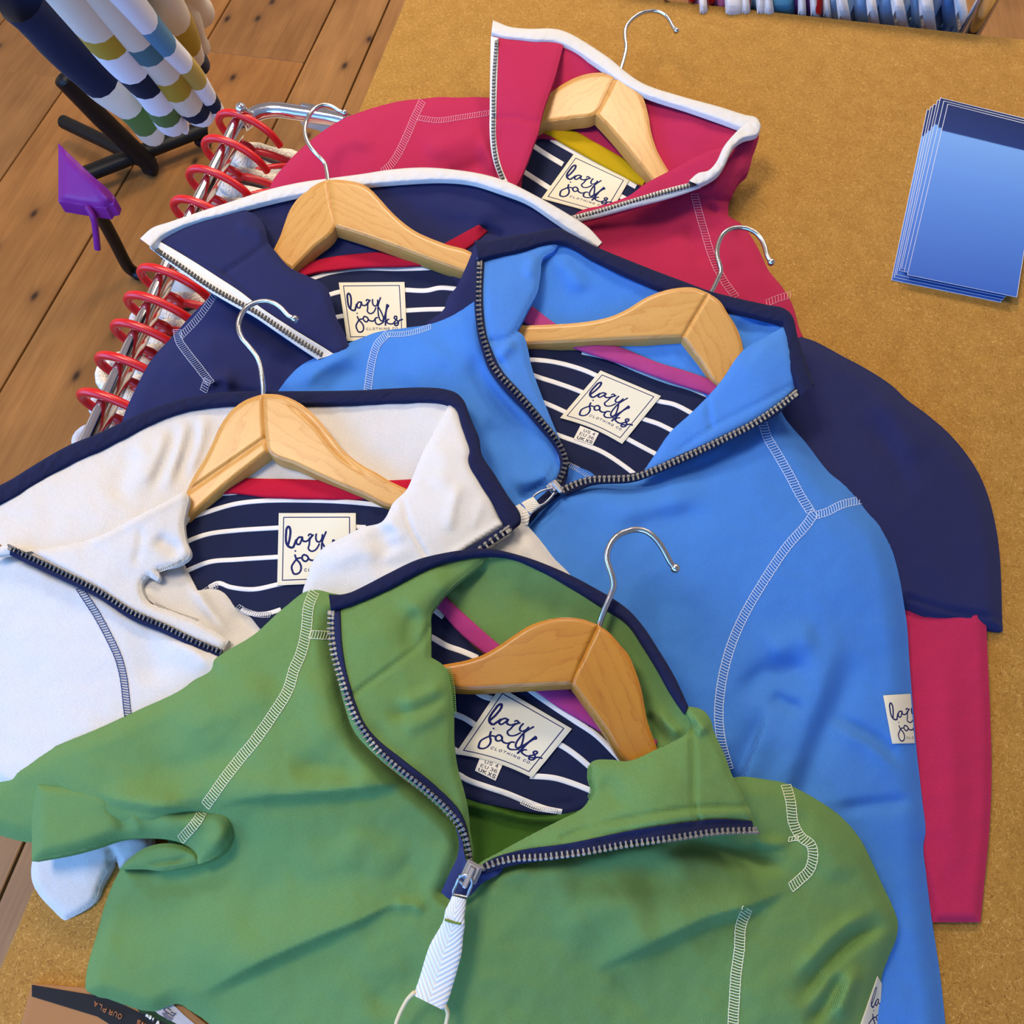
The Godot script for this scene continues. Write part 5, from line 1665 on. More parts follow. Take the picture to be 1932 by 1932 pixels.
	var lf := sheet([622, 1150, 640, 1144, 684, 1132, 736, 1106, 787, 1078, 839, 1056, 880, 1046, 925, 1044, 910, 1062, 882, 1084, 854, 1106, 838, 1122, 825, 1139, 814, 1155, 813, 1183, 813, 1240, 834, 1253, 848, 1272, 853, 1300, 856, 1339, 857, 1403, 863, 1447, 876, 1494, 883, 1528, 886, 1560, 892, 1625, 886, 1636, 878, 1600, 866, 1562, 836, 1530, 798, 1496, 748, 1458, 698, 1416, 668, 1380, 651, 1335, 636, 1270, 630, 1225, 626, 1180],
		[630, 1155, 100, 736, 1110, 99, 900, 1050, 94, 830, 1130, 97, 815, 1230, 100, 848, 1290, 100, 700, 1300, 106, 860, 1450, 96, 885, 1600, 84, 760, 1440, 104, 680, 1380, 104, 720, 1200, 106],
		[[[660, 1316, 700, 1286, 749, 1250, 795, 1212, 812, 1180], -2.0, 5, 5, 1], [[848, 1304, 825, 1325, 800, 1338, 761, 1349, 720, 1352], -2.6, 7, 16], [[846, 1284, 800, 1312, 745, 1330], 4, 26, 12], [[850, 1330, 800, 1362, 750, 1372], 3, 14, 22], [[690, 1358, 730, 1400, 790, 1440], -1.5, 14, 14], [[860, 1080, 800, 1120, 760, 1170], 5, 28, 34], [[790, 1140, 770, 1200, 790, 1230], -3, 18, 14], [[672, 1375, 740, 1436, 820, 1492, 862, 1530], -1.0, 4, 4, 1]], {"rim": 3.0, "rim_width": 14.0, "noise": 0.4})
	cloth_part("collar_front", lf, moss, o, 28, 5)
	var rf := sheet([1117, 1437, 1150, 1433, 1184, 1436, 1242, 1412, 1272, 1398, 1298, 1381, 1304, 1362, 1296, 1345, 1296, 1332, 1325, 1339, 1340, 1356, 1348, 1383, 1366, 1421, 1383, 1466, 1390, 1477, 1408, 1512, 1420, 1540, 1424, 1552, 1360, 1551, 1272, 1560, 1184, 1577, 1072, 1600, 982, 1612, 930, 1628, 893, 1643, 903, 1630, 943, 1607, 1007, 1572, 1059, 1546, 1098, 1525, 1112, 1507, 1116, 1486, 1110, 1466, 1111, 1447],
		[1119, 1440, 93, 1184, 1436, 98, 1300, 1385, 100, 1310, 1345, 97, 1345, 1375, 96, 1385, 1470, 97, 1422, 1548, 94, 1272, 1556, 107, 1100, 1590, 101, 900, 1638, 86, 1110, 1500, 93, 1220, 1490, 105],
		[[[1306, 1378, 1309, 1450, 1310, 1521, 1317, 1549], -2.4, 4, 5, 1], [[1060, 1580, 1100, 1566, 1184, 1544, 1310, 1525, 1415, 1521], -1.8, 4, 5, 1], [[1120, 1560, 1184, 1557, 1310, 1536, 1415, 1532], 1.5, 6, 8, 1], [[1312, 1386, 1328, 1376, 1342, 1372], 3, 8, 8], [[1130, 1470, 1160, 1500, 1180, 1530], -2.5, 20, 20], [[1300, 1350, 1320, 1360, 1330, 1380], 3, 8, 8], [[1312, 1362, 1308, 1374, 1310, 1390], -3, 5, 5]], {"rim": 3.0, "rim_width": 12.0, "noise": 0.4})
	cloth_part("collar_front", rf, moss, o, -20, 5)
	part("collar_binding", band([620, 1121, 640, 1122, 660, 1118, 684, 1107, 736, 1080, 787, 1056, 839, 1043, 880, 1037, 907, 1035, 930, 1036, 956, 1041, 1007, 1056, 1059, 1077, 1111, 1103, 1184, 1149, 1213, 1181, 1242, 1225, 1272, 1275, 1299, 1333], [624, 1150, 640, 1146, 660, 1140, 684, 1131, 736, 1108, 787, 1080, 839, 1059, 880, 1051, 905, 1048, 930, 1047, 963, 1051, 1020, 1074, 1072, 1103, 1137, 1144, 1184, 1175, 1213, 1216, 1242, 1263, 1263, 1301, 1292, 1346], [101, 100, 99, 96, 93, 92, 92, 93, 93, 93], 1.5, 1.8, {"pucker": 0.5, "skirt": 4.0}), mats.navy_bind, o, "navy binding")
	# zip, left edge, right edge and the closed end
	var gus := sheet([858, 1556, 872, 1586, 880, 1625, 895, 1645, 950, 1632, 948, 1642, 908, 1668, 884, 1692, 855, 1700, 832, 1684, 848, 1648, 862, 1618, 866, 1588], [862, 1565, 88, 850, 1685, 82, 940, 1638, 84, 885, 1640, 85], [[[872, 1600, 882, 1622, 878, 1650], 2, 8, 6], [[905, 1655, 925, 1645, 945, 1640], 1.5, 5, 5]], {"rim": 0.5, "step": 4.0})
	cloth_part("zip_guard", gus, plain(0.13, 0.17, 0.36, 0.7), o, 0, 1)
	var zt := part("zip_tape", band([623, 1150, 623, 1190, 628, 1228, 638, 1268, 649, 1305, 665, 1349, 685, 1384, 713, 1417, 751, 1454, 801, 1493, 841, 1529, 867, 1562, 879, 1595, 885, 1632], [642, 1147, 643, 1180, 645, 1214, 651, 1255, 660, 1292, 672, 1330, 686, 1362, 712, 1394, 762, 1434, 826, 1486, 866, 1528, 878, 1552, 887, 1590, 893, 1630], lf, 0.4, 0.9), mats.navy_tape, o)
	teeth([625, 1157, 624, 1190, 629, 1228, 639, 1267, 650, 1303, 666, 1347, 685, 1381, 711, 1415, 750, 1451, 800, 1490, 839, 1525, 867, 1558, 880, 1592, 887, 1632], lf, 2.0, 9.6, 14.0, false, zt, mats.tooth)
	zt = part("zip_tape", band([898, 1638, 930, 1619, 982, 1604, 1072, 1591, 1184, 1568, 1272, 1554, 1360, 1545, 1419, 1549], [904, 1653, 950, 1637, 982, 1630, 1072, 1618, 1184, 1592, 1272, 1582, 1360, 1570, 1424, 1569], rf, 0.4, 1.0), mats.navy_tape, o)
	teeth([1424, 1567, 1360, 1569, 1272, 1581, 1184, 1593, 1098, 1608, 1020, 1617, 969, 1620, 930, 1629, 902, 1641], rf, 2.2, 9.8, 14.0, false, zt, mats.tooth)
	var sl := slider(o, 890, 1645, 90, -0.45, 0.0088)
	pull_ring(sl, [873, 1668, 93, 866, 1660, 93, 868, 1653, 94, 877, 1650, 95, 888, 1655, 95, 891, 1664, 94, 886, 1680, 92, 881, 1692, 91, 868, 1690, 91, 855, 1688, 91, 860, 1672, 92, 865, 1658, 94], 0.0009)
	part("pull_tape", band([853, 1690, 848, 1702, 840, 1718, 837, 1735, 832, 1746, 811, 1783, 802, 1809, 793, 1840, 780, 1878], [880, 1697, 878, 1715, 876, 1730, 877, 1746, 874, 1764, 871, 1797, 864, 1825, 857, 1850, 841, 1898, 836, 1906], [89, 87, 82, 78, 74, 72], 1.6, 3.2, {"across": 1.0, "uv": 42.0}), mats.white_tape, o, "white herringbone pull tape")
	line_part("tape_stitch", [839, 1735, 855, 1740, 870, 1743], [91.6, 91.0], 0.0, 5.0, plain(0.42, 0.50, 0.20), o)
	var cord := plain(0.86, 0.78, 0.60)
	part("pull_cord", tube(px_path([782, 1872, 76, 770, 1884, 74, 762, 1897, 72, 752, 1918, 70, 746, 1940, 68, 752, 1975, 66, 790, 1990, 65, 825, 1970, 66, 838, 1945, 68, 843, 1925, 70, 845, 1910, 72, 839, 1897, 75]), 0.0011, 8).mesh(), cord, o, "natural cotton cord loop")
	part("sleeve_label", patch([1656, 1842, 1664, 1856, 1658, 1950, 1618, 1950], body, 1.2, {"u0": 0.0, "u1": 0.42}), mats.sleeve_label, o, "cream sleeve label with navy handwriting")
	var M := MB.new()
	stitches([593, 1116, 583, 1142, 578, 1188, 575, 1206, 567, 1235, 554, 1266, 544, 1300, 516, 1347, 479, 1400, 454, 1430, 426, 1466, 402, 1500, 388, 1520], 19, 6.4, body, M)
	stitches([386, 1522, 372, 1549, 355, 1569, 341, 1584], 17, 5.6, cuff, M)
	stitches([584, 1197, 605, 1198, 622, 1199], 15, 5.6, body, M)
	stitches([1483, 1481, 1492, 1513, 1497, 1553, 1512, 1580, 1530, 1594, 1534, 1615, 1527, 1641, 1509, 1660, 1492, 1674], 18, 6.6, body, M)
	stitches([1488, 1584, 1506, 1581], 8, 5.0, body, M)
	stitches([1410, 1714, 1398, 1747, 1395, 1791, 1389, 1835, 1386, 1879, 1383, 1935, 1382, 1990], 19, 6.6, body, M)
	stitch_part(M, plain(0.86, 0.87, 0.72), o)
	var M2 := MB.new()
	stitches([984, 1513, 1010, 1524, 1050, 1531], 8, 4.5, yoke, M2)
	stitch_part(M2, plain(0.82, 0.82, 0.82), o)
	var M3 := MB.new()
	stitches([846, 1260, 852, 1285, 855, 1310, 857, 1345], 7, 4.2, lf, M3, 0.00022)
	stitches([1113, 1446, 1112, 1468, 1117, 1488, 1112, 1506], 7, 4.2, rf, M3, 0.00022)
	stitch_part(M3, plain(0.40, 0.56, 0.28), o)


# ---------------------------------------------------------------- things on and around the table
func table_things() -> void:
	# blue printed leaflets, fanned in a stack
	var g := GradientTexture2D.new()
	var gr := Gradient.new()
	gr.offsets = PackedFloat32Array([0.0, 0.15, 0.155, 0.5, 1.0])
	gr.colors = PackedColorArray([Color(0.06, 0.15, 0.36), Color(0.07, 0.18, 0.42), Color(0.42, 0.60, 0.84), Color(0.32, 0.50, 0.79), Color(0.21, 0.37, 0.68)])
	g.gradient = gr
	g.fill_from = Vector2(0, 0)
	g.fill_to = Vector2(0, 1)
	g.width = 8
	g.height = 256
	var pm := printed(g, 0.55)
	pm.metallic_specular = 0.25
	var say := ["lowest, poking out farthest left", "second from the bottom", "third from the bottom", "in the middle of the stack", "third from the top", "second from the top", "topmost, set back to the right"]
	var bl := [[1683, 527], [1688, 522], [1692, 517], [1698, 509], [1702, 505], [1707, 511], [1713, 517]]
	for k in 7:
		var x: float = bl[k][0]
		var y: float = bl[k][1]
		var hh := 1.4 + k * 1.5
		var o := part("leaflet", patch([x + 67 + k * 1.5, y - 320, x + 255, y - 275, x + 205, y + 42, x, y], [hh], 0.0, {"nu": 2, "nv": 6, "thick": 1.3}), pm, self)
		o.name = numbered("leaflet")
		part("paper_core", patch([x + 66 + k * 1.5, y - 321, x + 256, y - 276, x + 206, y + 43.2, x - 1.0, y + 0.9], [hh - 0.5], 0.0, {"nu": 2, "nv": 2, "thick": 0.6}), plain(0.80, 0.82, 0.86, 0.7), o, "white paper edge")
		tag(o, "blue printed leaflet at the table's right edge, " + say[k], "leaflet", "stack of blue leaflets")
	# flattened printed carton at the near left corner
	var c := thing("carton", "brown cardboard carton with black and green printed bands under the green hem", "carton", at(270, 1930, 0))
	var kraft := plain(0.62, 0.44, 0.27, 0.9)
	part("body", sheet_mesh(sheet([60, 1856, 200, 1868, 300, 1876, 336, 1891, 362, 1911, 392, 1935, 440, 2000, 90, 2010, 40, 1930], [60, 1900, 4.0, 336, 1890, 4.0, 200, 2000, 4.0], [], {"straight": true, "rim": 0.6, "rim_width": 5.0, "noise": 0.05}), {"drop": 4.0}), kraft, c)
	part("printed_band", sheet_mesh(sheet([60, 1858, 180, 1878, 209, 1885, 263, 1910, 320, 1933, 350, 1950, 330, 1990, 250, 1955, 206, 1932, 184, 1918, 60, 1880], [60, 1900, 4.3, 336, 1890, 4.3, 200, 2000, 4.3], [], {"straight": true, "rim": 0.0, "noise": 0.0}), {"drop": 0.2}), plain(0.060, 0.050, 0.045, 0.7), c, "black printed band")
	part("printed_band", sheet_mesh(sheet([263, 1910, 258, 1900, 290, 1904, 300, 1914, 345, 1938, 360, 1950, 345, 1948, 320, 1933], [60, 1900, 4.4, 336, 1890, 4.4, 200, 2000, 4.4], [], {"straight": true, "rim": 0.0, "noise": 0.0, "step": 4.0}), {"drop": 0.2}), plain(0.07, 0.20, 0.05, 0.7), c, "green printed band")
	part("paper_label", sheet_mesh(sheet([285, 1902, 300, 1900, 325, 1894, 348, 1916, 372, 1936, 390, 1955, 362, 1952, 345, 1938, 300, 1914], [60, 1900, 4.5, 336, 1890, 4.5, 200, 2000, 4.5], [], {"straight": true, "rim": 0.0, "noise": 0.0, "step": 4.0}), {"drop": 0.2}), plain(0.74, 0.71, 0.70, 0.8), c, "white paper label")
	var M := MB.new()
	flat_text(M, "OUR", Vector2(231, 1915), Vector2(-8.6, -3.9), Vector2(2.6, -8.4), 5.0, 0.00028)
	flat_text(M, "PLA", Vector2(202, 1902.5), Vector2(-8.2, -5.0), Vector2(2.6, -8.4), 5.0, 0.00028)
	flat_text(M, "NS", Vector2(275, 1931), Vector2(-8.6, -3.9), Vector2(2.6, -8.4), 5.0, 0.0004)
	part("lettering", M.mesh(), plain(0.66, 0.42, 0.26), c, "tan printed lettering")
	var M2 := MB.new()
	flat_text(M2, "V", Vector2(302, 1928), Vector2(-8.0, -4.6), Vector2(2.0, -10.0), 5.0, 0.0005)
	flat_text(M2, "iew", Vector2(292, 1921), Vector2(-5.6, -3.0), Vector2(1.6, -8.0), 5.0, 0.0005)
	part("lettering", M2.mesh(), plain(0.90, 0.89, 0.84), c, "white printed lettering")
	var M3 := MB.new()
	for q in [[311, 1900, 309, 1906], [309, 1906, 326, 1917], [326, 1917, 332, 1911], [316, 1902, 322, 1906], [322, 1909, 328, 1912]]:
		bar(M3, at(q[0], q[1], 5.0), at(q[2], q[3], 5.0), 0.0003)
	part("printed_mark", M3.mesh(), plain(0.36, 0.34, 0.38), c, "grey outlined print")
	part("printed_mark", sheet_mesh(sheet([305, 1911, 313, 1910, 317, 1916, 327, 1920, 322, 1926, 316, 1924, 309, 1918], [300, 1900, 5.0, 330, 1930, 5.0, 310, 1930, 5.0], [], {"straight": true, "rim": 0.0, "noise": 0.0, "step": 3.0}), {"drop": 0.1}), plain(0.44, 0.41, 0.44), c, "grey printed shape")


func flat_text(M: MB, text: String, from: Vector2, along: Vector2, up: Vector2, h: float, r: float) -> void:
	# printed letters laid on a flat surface, one stroke at a time
	var p := from
	for ch in text:
		for g in glyph(ch):
			for k in range(0, g.size() - 2, 2):
				var a: Vector2 = p + along * 0.8 * g[k] * 0.01 - up * (1.0 - g[k + 1] * 0.01) * 1.0
				var b: Vector2 = p + along * 0.8 * g[k + 2] * 0.01 - up * (1.0 - g[k + 3] * 0.01) * 1.0
				bar(M, at(a.x, a.y, h), at(b.x, b.y, h), r)
		p += along


func rail_and_jackets() -> void:
	var rail := thing("clothes_rail", "chrome clothes rail beside the table, hung with red plastic hangers", "clothes rail", Vector3(at(345, 430, 0).x, 0, at(345, 430, 0).z))
	part("rail_tube", tube(px_path([470, 222, -22, 452, 236, -24, 428, 284, -25, 345, 452, -25, 266, 626, -25, 206, 756, -25, 150, 880, -25]), 0.0112, 16, null, Vector2(0.62, 1.0)).mesh(), mats.chrome, rail)
	part("rail_tube", tube(px_path([652, 229, -20, 620, 222, -20, 555, 212, -20, 520, 208, -20, 495, 211, -20, 476, 219, -21, 462, 230, -23]), 0.0082, 14).mesh(), mats.chrome, rail)
	var M := ball(at(455, 205, -4), 0.0062)
	tube([at(455, 205, -4), at(476, 216, -14)], 0.0030, 10, M)
	part("finial", M.mesh(), mats.chrome, rail, "small chrome ball knob")
	for q in [[644, 227], [153, 874]]:
		var top := at(q[0], q[1], -30)
		part("post", tube([top, Vector3(top.x, 0.02, top.z)], 0.014, 12).mesh(), mats.chrome, rail)
		part("foot", tube([Vector3(top.x, 0.0, top.z), Vector3(top.x, 0.012, top.z)], 0.07, 20).mesh(), mats.chrome, rail)
	part("ticket_holder", sheet_mesh(sheet([568, 193, 604, 199, 620, 206, 612, 209, 568, 198], [568, 195, -12, 620, 207, -12, 600, 205, -12], [], {"straight": true, "rim": 0.0, "step": 4.0, "noise": 0.0}), {"drop": 1.0}), mats.chrome, rail)
	part("ticket", sheet_mesh(sheet([560, 220, 600, 223, 640, 236, 628, 262, 600, 244, 572, 238], [560, 220, -36, 640, 240, -36, 610, 255, -48], [], {"straight": true, "rim": 0.0, "step": 4.0, "noise": 0.0}), {"drop": 1.0}), plain(0.78, 0.78, 0.72, 0.4), rail)
	var along := (at(150, 880, -25) - at(428, 284, -25)).normalized()
	var er := Vector3(-along.z, 0, along.x)
	if er.x < 0.0:
		er = -er
	var al2 := along
	var spots := [[452, 240], [426, 288], [398, 345], [370, 402], [342, 458], [310, 530], [286, 582], [262, 634], [234, 695], [202, 764]]
	var words := ["first at the rail's bend", "second from the rail's bend", "third from the rail's bend", "fourth, half under the navy collar", "fifth, under the navy collar", "just below the navy collar's zip", "second below the navy collar's zip", "third below the navy zip, by the cuff", "fourth below the navy collar's zip", "nearest, beside the white collar's binding"]
	for k in 10:
		var c := at(spots[k][0], spots[k][1], -25)
		var h := thing("plastic_hanger", "red hanger on the chrome rail, " + words[k], "hanger", c, "red hangers on the chrome rail")
		var hk := []
		for q in [[44, -14], [36, 0], [20, 11], [2, 16], [-13, 14], [-22, 6], [-23, -4], [-17, -14], [-6, -20], [4, -24], [8, -32]]:
			hk.append(c + er * q[0] * 0.001 + Vector3(0, q[1] * 0.001, 0) + along * 0.004 * (q[0] / 30.0))
		part("hook", tube(curve3(hk), 0.0041, 12).mesh(), mats.red, h)
		var arm := []
		for q in [[-40, -52], [-16, -40], [5, -30], [24, -31], [46, -38], [74, -43], [96, -45]]:
			arm.append(c + er * q[0] * 0.001 + Vector3(0, q[1] * 0.001, 0))
		part("hanger_arm", tube(curve3(arm), 0.0040, 10).mesh(), mats.red, h)
		part("notch", tube([c + er * 0.080 + Vector3(0, -0.044, 0), c + er * 0.084 + Vector3(0, -0.030, 0)], 0.0032, 8).mesh(), mats.red, h)
		part("hanger_arm", tube(curve3([c + er * 0.014 + al2 * 0.020 + Vector3(0, -0.037, 0), c + er * 0.04 + al2 * 0.012 + Vector3(0, -0.035, 0), c + er * 0.072 + Vector3(0, -0.042, 0)]), 0.0030, 8).mesh(), mats.red, h)
	var tops := [Color(0.84, 0.83, 0.82), Color(0.88, 0.86, 0.83), Color(0.86, 0.86, 0.88), Color(0.10, 0.30, 0.34), Color(0.86, 0.84, 0.80), Color(0.83, 0.85, 0.90), Color(0.88, 0.86, 0.82), Color(0.84, 0.86, 0.92), Color(0.86, 0.87, 0.91), Color(0.84, 0.86, 0.91)]
	for k in 10:
		var c := at(spots[k][0], spots[k][1], -25)
		fleece_jacket(c, er, along, tops[k], k, words[k])


func fleece_jacket(c: Vector3, er: Vector3, al: Vector3, col: Color, k: int, where: String) -> void:
	var tone := "teal" if k == 3 else "white"
	var o := thing("fleece_jacket", tone + " fleece jacket on the rail's red hanger " + where, "jacket", Vector3(c.x, 0.12, c.z), "fleece jackets on the chrome rail")
	var rng := RandomNumberGenerator.new()
	rng.seed = 70 + k
	var P := []
	var U := []
	var na := 26
	for a in na + 1:
		var t := lerpf(-0.046, 0.106, float(a) / na)
		var e := clampf((0.077 - absf(t - 0.030)) / 0.03, 0, 1)
		var top := -0.042 - 0.09 * maxf(absf(t) - 0.02, 0.0) - 0.02 * (1.0 - sqrt(e)) + 0.003 * sin(t * 150.0 + k)
		var th := 0.0225 * (0.35 + 0.65 * sqrt(e)) * (1.0 + 0.15 * sin(t * 90.0 + k * 2.0))
		var row := []
		var urow := []
		for s in [[1.15, -0.50], [1.1, -0.25], [1.05, -0.06], [0.92, -0.018], [0.62, -0.004], [0.0, 0.0], [-0.62, -0.004], [-0.92, -0.018], [-1.05, -0.06], [-1.1, -0.25], [-1.15, -0.50]]:
			var y: float = top + s[1]
			row.append(c + er * (t + 0.004 * sin(y * 40.0 + k)) + al * th * s[0] + Vector3(0, y, 0))
			urow.append(Vector2(t * 20.0, y * 20.0))
		P.append(row)
		U.append(urow)
	var m := cloth(col.r, col.g, col.b, 0.3)
	part("jacket_body", grid_mesh(P, U), m, o)
	# the plush lining shows as a roll round the open neck
	var roll := []
	for j in 25:
		var an := TAU * j / 24.0
		roll.append(c + er * (0.030 + 0.046 * cos(an)) + al * 0.014 * sin(an) + Vector3(0, -0.042 - 0.006 * cos(an) + rng.randf_range(-0.002, 0.002), 0))
	part("plush_lining", tube(roll, 0.0085, 10, null, Vector2.ONE, false).mesh(), mats.plush, o, "cream plush lining")
	if k in [2, 3, 5, 7, 8, 9]:
		# a sleeve end hanging on the aisle side of the rail
		var s := c + er * -0.036 + al * 0.010 + Vector3(0, -0.050, 0)
		var low := s + Vector3(0, -0.20, 0) - er * 0.02
		var r := 0.023 if k == 7 else 0.016
		part("sleeve", tube([s, s.lerp(low, 0.3), low], [r, r * 1.1, r * 1.2], 16, null, Vector2.ONE, false).mesh(), m, o)
		var rim := []
		for j in 21:
			var an := TAU * j / 20.0
			rim.append(s + er * cos(an) * r * 0.86 + al * sin(an) * r * 0.86)
		part("sleeve_lining", tube(rim, r * 0.26, 8, null, Vector2.ONE, false).mesh(), mats.plush if k == 7 else m, o)


func fold_column(o: Node3D, top: Array, bottom: Array, wide: Array, bands: Array) -> void:
	# one hanging fold of a striped cloth, dyed in bands [end fraction, colour]
	var A := at(top[0], top[1], top[2])
	var B := at(bottom[0], bottom[1], bottom[2])
	var axis := (B - A).normalized()
	var side := axis.cross((EYE - A).normalized()).normalized()
	var front := side.cross(axis).normalized()
	if front.dot(EYE - A) < 0.0:
		front = -front
	var M := MB.new()
	M.coloured = true
	var from := 0.0
	var sides := 14
	for b in bands:
		var to: float = b[0]
		var col: Color = b[1].srgb_to_linear()
		var rows := maxi(2, int((to - from) * 30.0))
		var start := M.v.size()
		for r in rows + 1:
			var t := lerpf(from if from > 0.0 else -0.6, to, float(r) / rows)
			var tip := sqrt(clampf((1.0 - t) / 0.09, 0.0, 1.0))
			var c := A.lerp(B, t) + side * 0.006 * sin(t * 9.0 + top[0]) * t
			var rad: float = lerpf(wide[0], wide[1] * 0.85, maxf(t, 0.0)) * 0.00135
			for j in sides + 1:
				var an := TAU * j / sides
				var n := side * cos(an) + front * sin(an)
				M.add(c + side * cos(an) * rad * (0.45 + 0.55 * tip) + front * sin(an) * rad * 0.8 * maxf(tip, 0.12) + axis * 0.012 * sin(an) , n, Vector2(float(j) / sides, t), col)
		for r in rows:
			for j in sides:
				var k := start + r * (sides + 1) + j
				M.quad(k, k + 1, k + sides + 2, k + sides + 1)
		from = to
	var last := M.v.size() - sides - 1
	var mid := M.add(B, axis, Vector2.ZERO, M.c[last])
	for j in sides:
		M.tri(mid, last + j, last + j + 1)
	var m := cloth(1, 1, 1, 0.2)
	m.albedo_texture = null
	m.normal_enabled = false
	m.vertex_color_use_as_albedo = true
	part("fabric_fold", M.mesh(), m, o)


func striped_dresses() -> void:
	var cream := Color(0.88, 0.84, 0.77)
	var pale := Color(0.93, 0.94, 0.97)
	var teal := Color(0.30, 0.45, 0.50)
	var mustard := Color(0.70, 0.58, 0.18)
	var navyc := Color(0.10, 0.12, 0.22)
	var leaf := Color(0.36, 0.48, 0.25)
	var sky := Color(0.36, 0.56, 0.70)
	# black garment stand
	var st := thing("garment_stand", "black metal garment stand on castors under the striped dresses", "stand", Vector3(at(300, 300, -690).x, 0, at(300, 300, -690).z))
	part("leg", tube([at(120, 148, -480), at(190, 222, -580), at(282, 310, -715)], 0.021, 14).mesh(), mats.black, st)
	part("base_bar", tube([at(120, 345, -700), at(190, 318, -700), at(385, 242, -700)], 0.020, 14, null, Vector2(1, 0.8)).mesh(), mats.black, st)
	part("base_bar", tube([at(120, 230, -700), at(200, 268, -700), at(262, 300, -700)], 0.016, 12).mesh(), mats.black, st)
	part("upright", tube([at(200, -40, -150), at(300, 150, -690)], 0.013, 12).mesh(), mats.black, st)
	var cw := tube([at(376, 262, -728) , at(390, 268, -728)], 0.018, 16)
	part("castor", cw.mesh(), plain(0.05, 0.06, 0.09, 0.4), st)
	part("castor", tube([at(276, 314, -730), at(290, 318, -730)], 0.018, 16).mesh(), plain(0.05, 0.06, 0.09, 0.4), st)
	var second := thing("rack_leg", "slim black rack leg with a round foot left of the chrome rail", "rack", Vector3(at(250, 512, -735).x, 0, at(250, 512, -735).z))
	part("leg", tube(px_path([150, 330, -420, 184, 396, -520, 216, 455, -620, 238, 498, -700, 246, 508, -722, 256, 515, -733]), 0.0125, 12).mesh(), mats.black, second)
	part("foot", ball(at(262, 517, -735), 0.016, null, 0.8).mesh(), plain(0.05, 0.06, 0.09, 0.35), second)
	# dresses
	var d := thing("striped_dress", "striped dress with navy and green bands, leftmost of the hanging row", "dress", at(320, 240, -480), "striped dresses on the black stand")
	fold_column(d, [150, 4, -180], [338, 240, -500], [28, 26], [[0.12, cream], [0.24, mustard], [0.44, pale], [0.58, navyc], [0.74, pale], [0.84, leaf], [1.0, pale]])
	fold_column(d, [150, 110, -330], [300, 258, -520], [30, 22], [[0.24, navyc], [0.56, cream], [0.80, leaf], [1.0, cream]])
	d = thing("striped_dress", "striped dress with teal and mustard bands beside the navy and green one", "dress", at(380, 220, -480), "striped dresses on the black stand")
	fold_column(d, [196, -8, -180], [388, 228, -500], [27, 24], [[0.24, cream], [0.36, teal], [0.52, cream], [0.66, mustard], [0.80, cream], [0.88, navyc], [1.0, pale]])
	fold_column(d, [250, 90, -330], [352, 242, -520], [18, 12], [[1.0, pale]])
	d = thing("striped_dress", "striped dress with light blue and yellow bands, narrow fold nearest the rail", "dress", at(415, 205, -480), "striped dresses on the black stand")
	fold_column(d, [232, -10, -180], [420, 214, -500], [19, 15], [[0.16, pale], [0.34, sky], [0.50, pale], [0.66, mustard.lightened(0.15)], [0.80, pale], [0.88, navyc], [1.0, pale]])
	d = thing("striped_dress", "striped dress with a mustard patch and a navy hem, partly behind the others", "dress", at(380, 125, -480), "striped dresses on the black stand")
	fold_column(d, [290, -20, -240], [381, 130, -500], [30, 20], [[0.30, cream], [0.62, mustard], [0.78, cream], [1.0, navyc]])
	d = thing("striped_dress", "plain cream dress hanging at the back of the striped row", "dress", at(383, 90, -480), "striped dresses on the black stand")
	fold_column(d, [315, -30, -300], [384, 95, -520], [26, 18], [[1.0, cream]])
	fold_column(d, [330, -40, -300], [378, 34, -460], [32, 26], [[1.0, cream]])
	# something purple at the left
	var bag := thing("purple_bag", "shiny purple bag hanging at the far left below the stand", "bag", at(190, 370, -420))
	var pm := plain(0.46, 0.12, 0.50, 0.35)
	part("body", sheet_mesh(sheet([110, 270, 160, 318, 184, 340, 204, 357, 218, 374, 214, 386, 204, 388, 200, 394, 184, 392, 110, 380], [110, 300, -400, 218, 378, -430, 150, 385, -440], [[[184, 352, 198, 372, 208, 384], 6, 6, 8]], {"rim": 6.0, "rim_width": 14.0}), {"drop": 24.0}), pm, bag)
	part("strap", tube(px_path([184, 470, -520, 181, 440, -490, 176, 410, -460, 165, 390, -445]), 0.006, 8).mesh(), pm, bag)


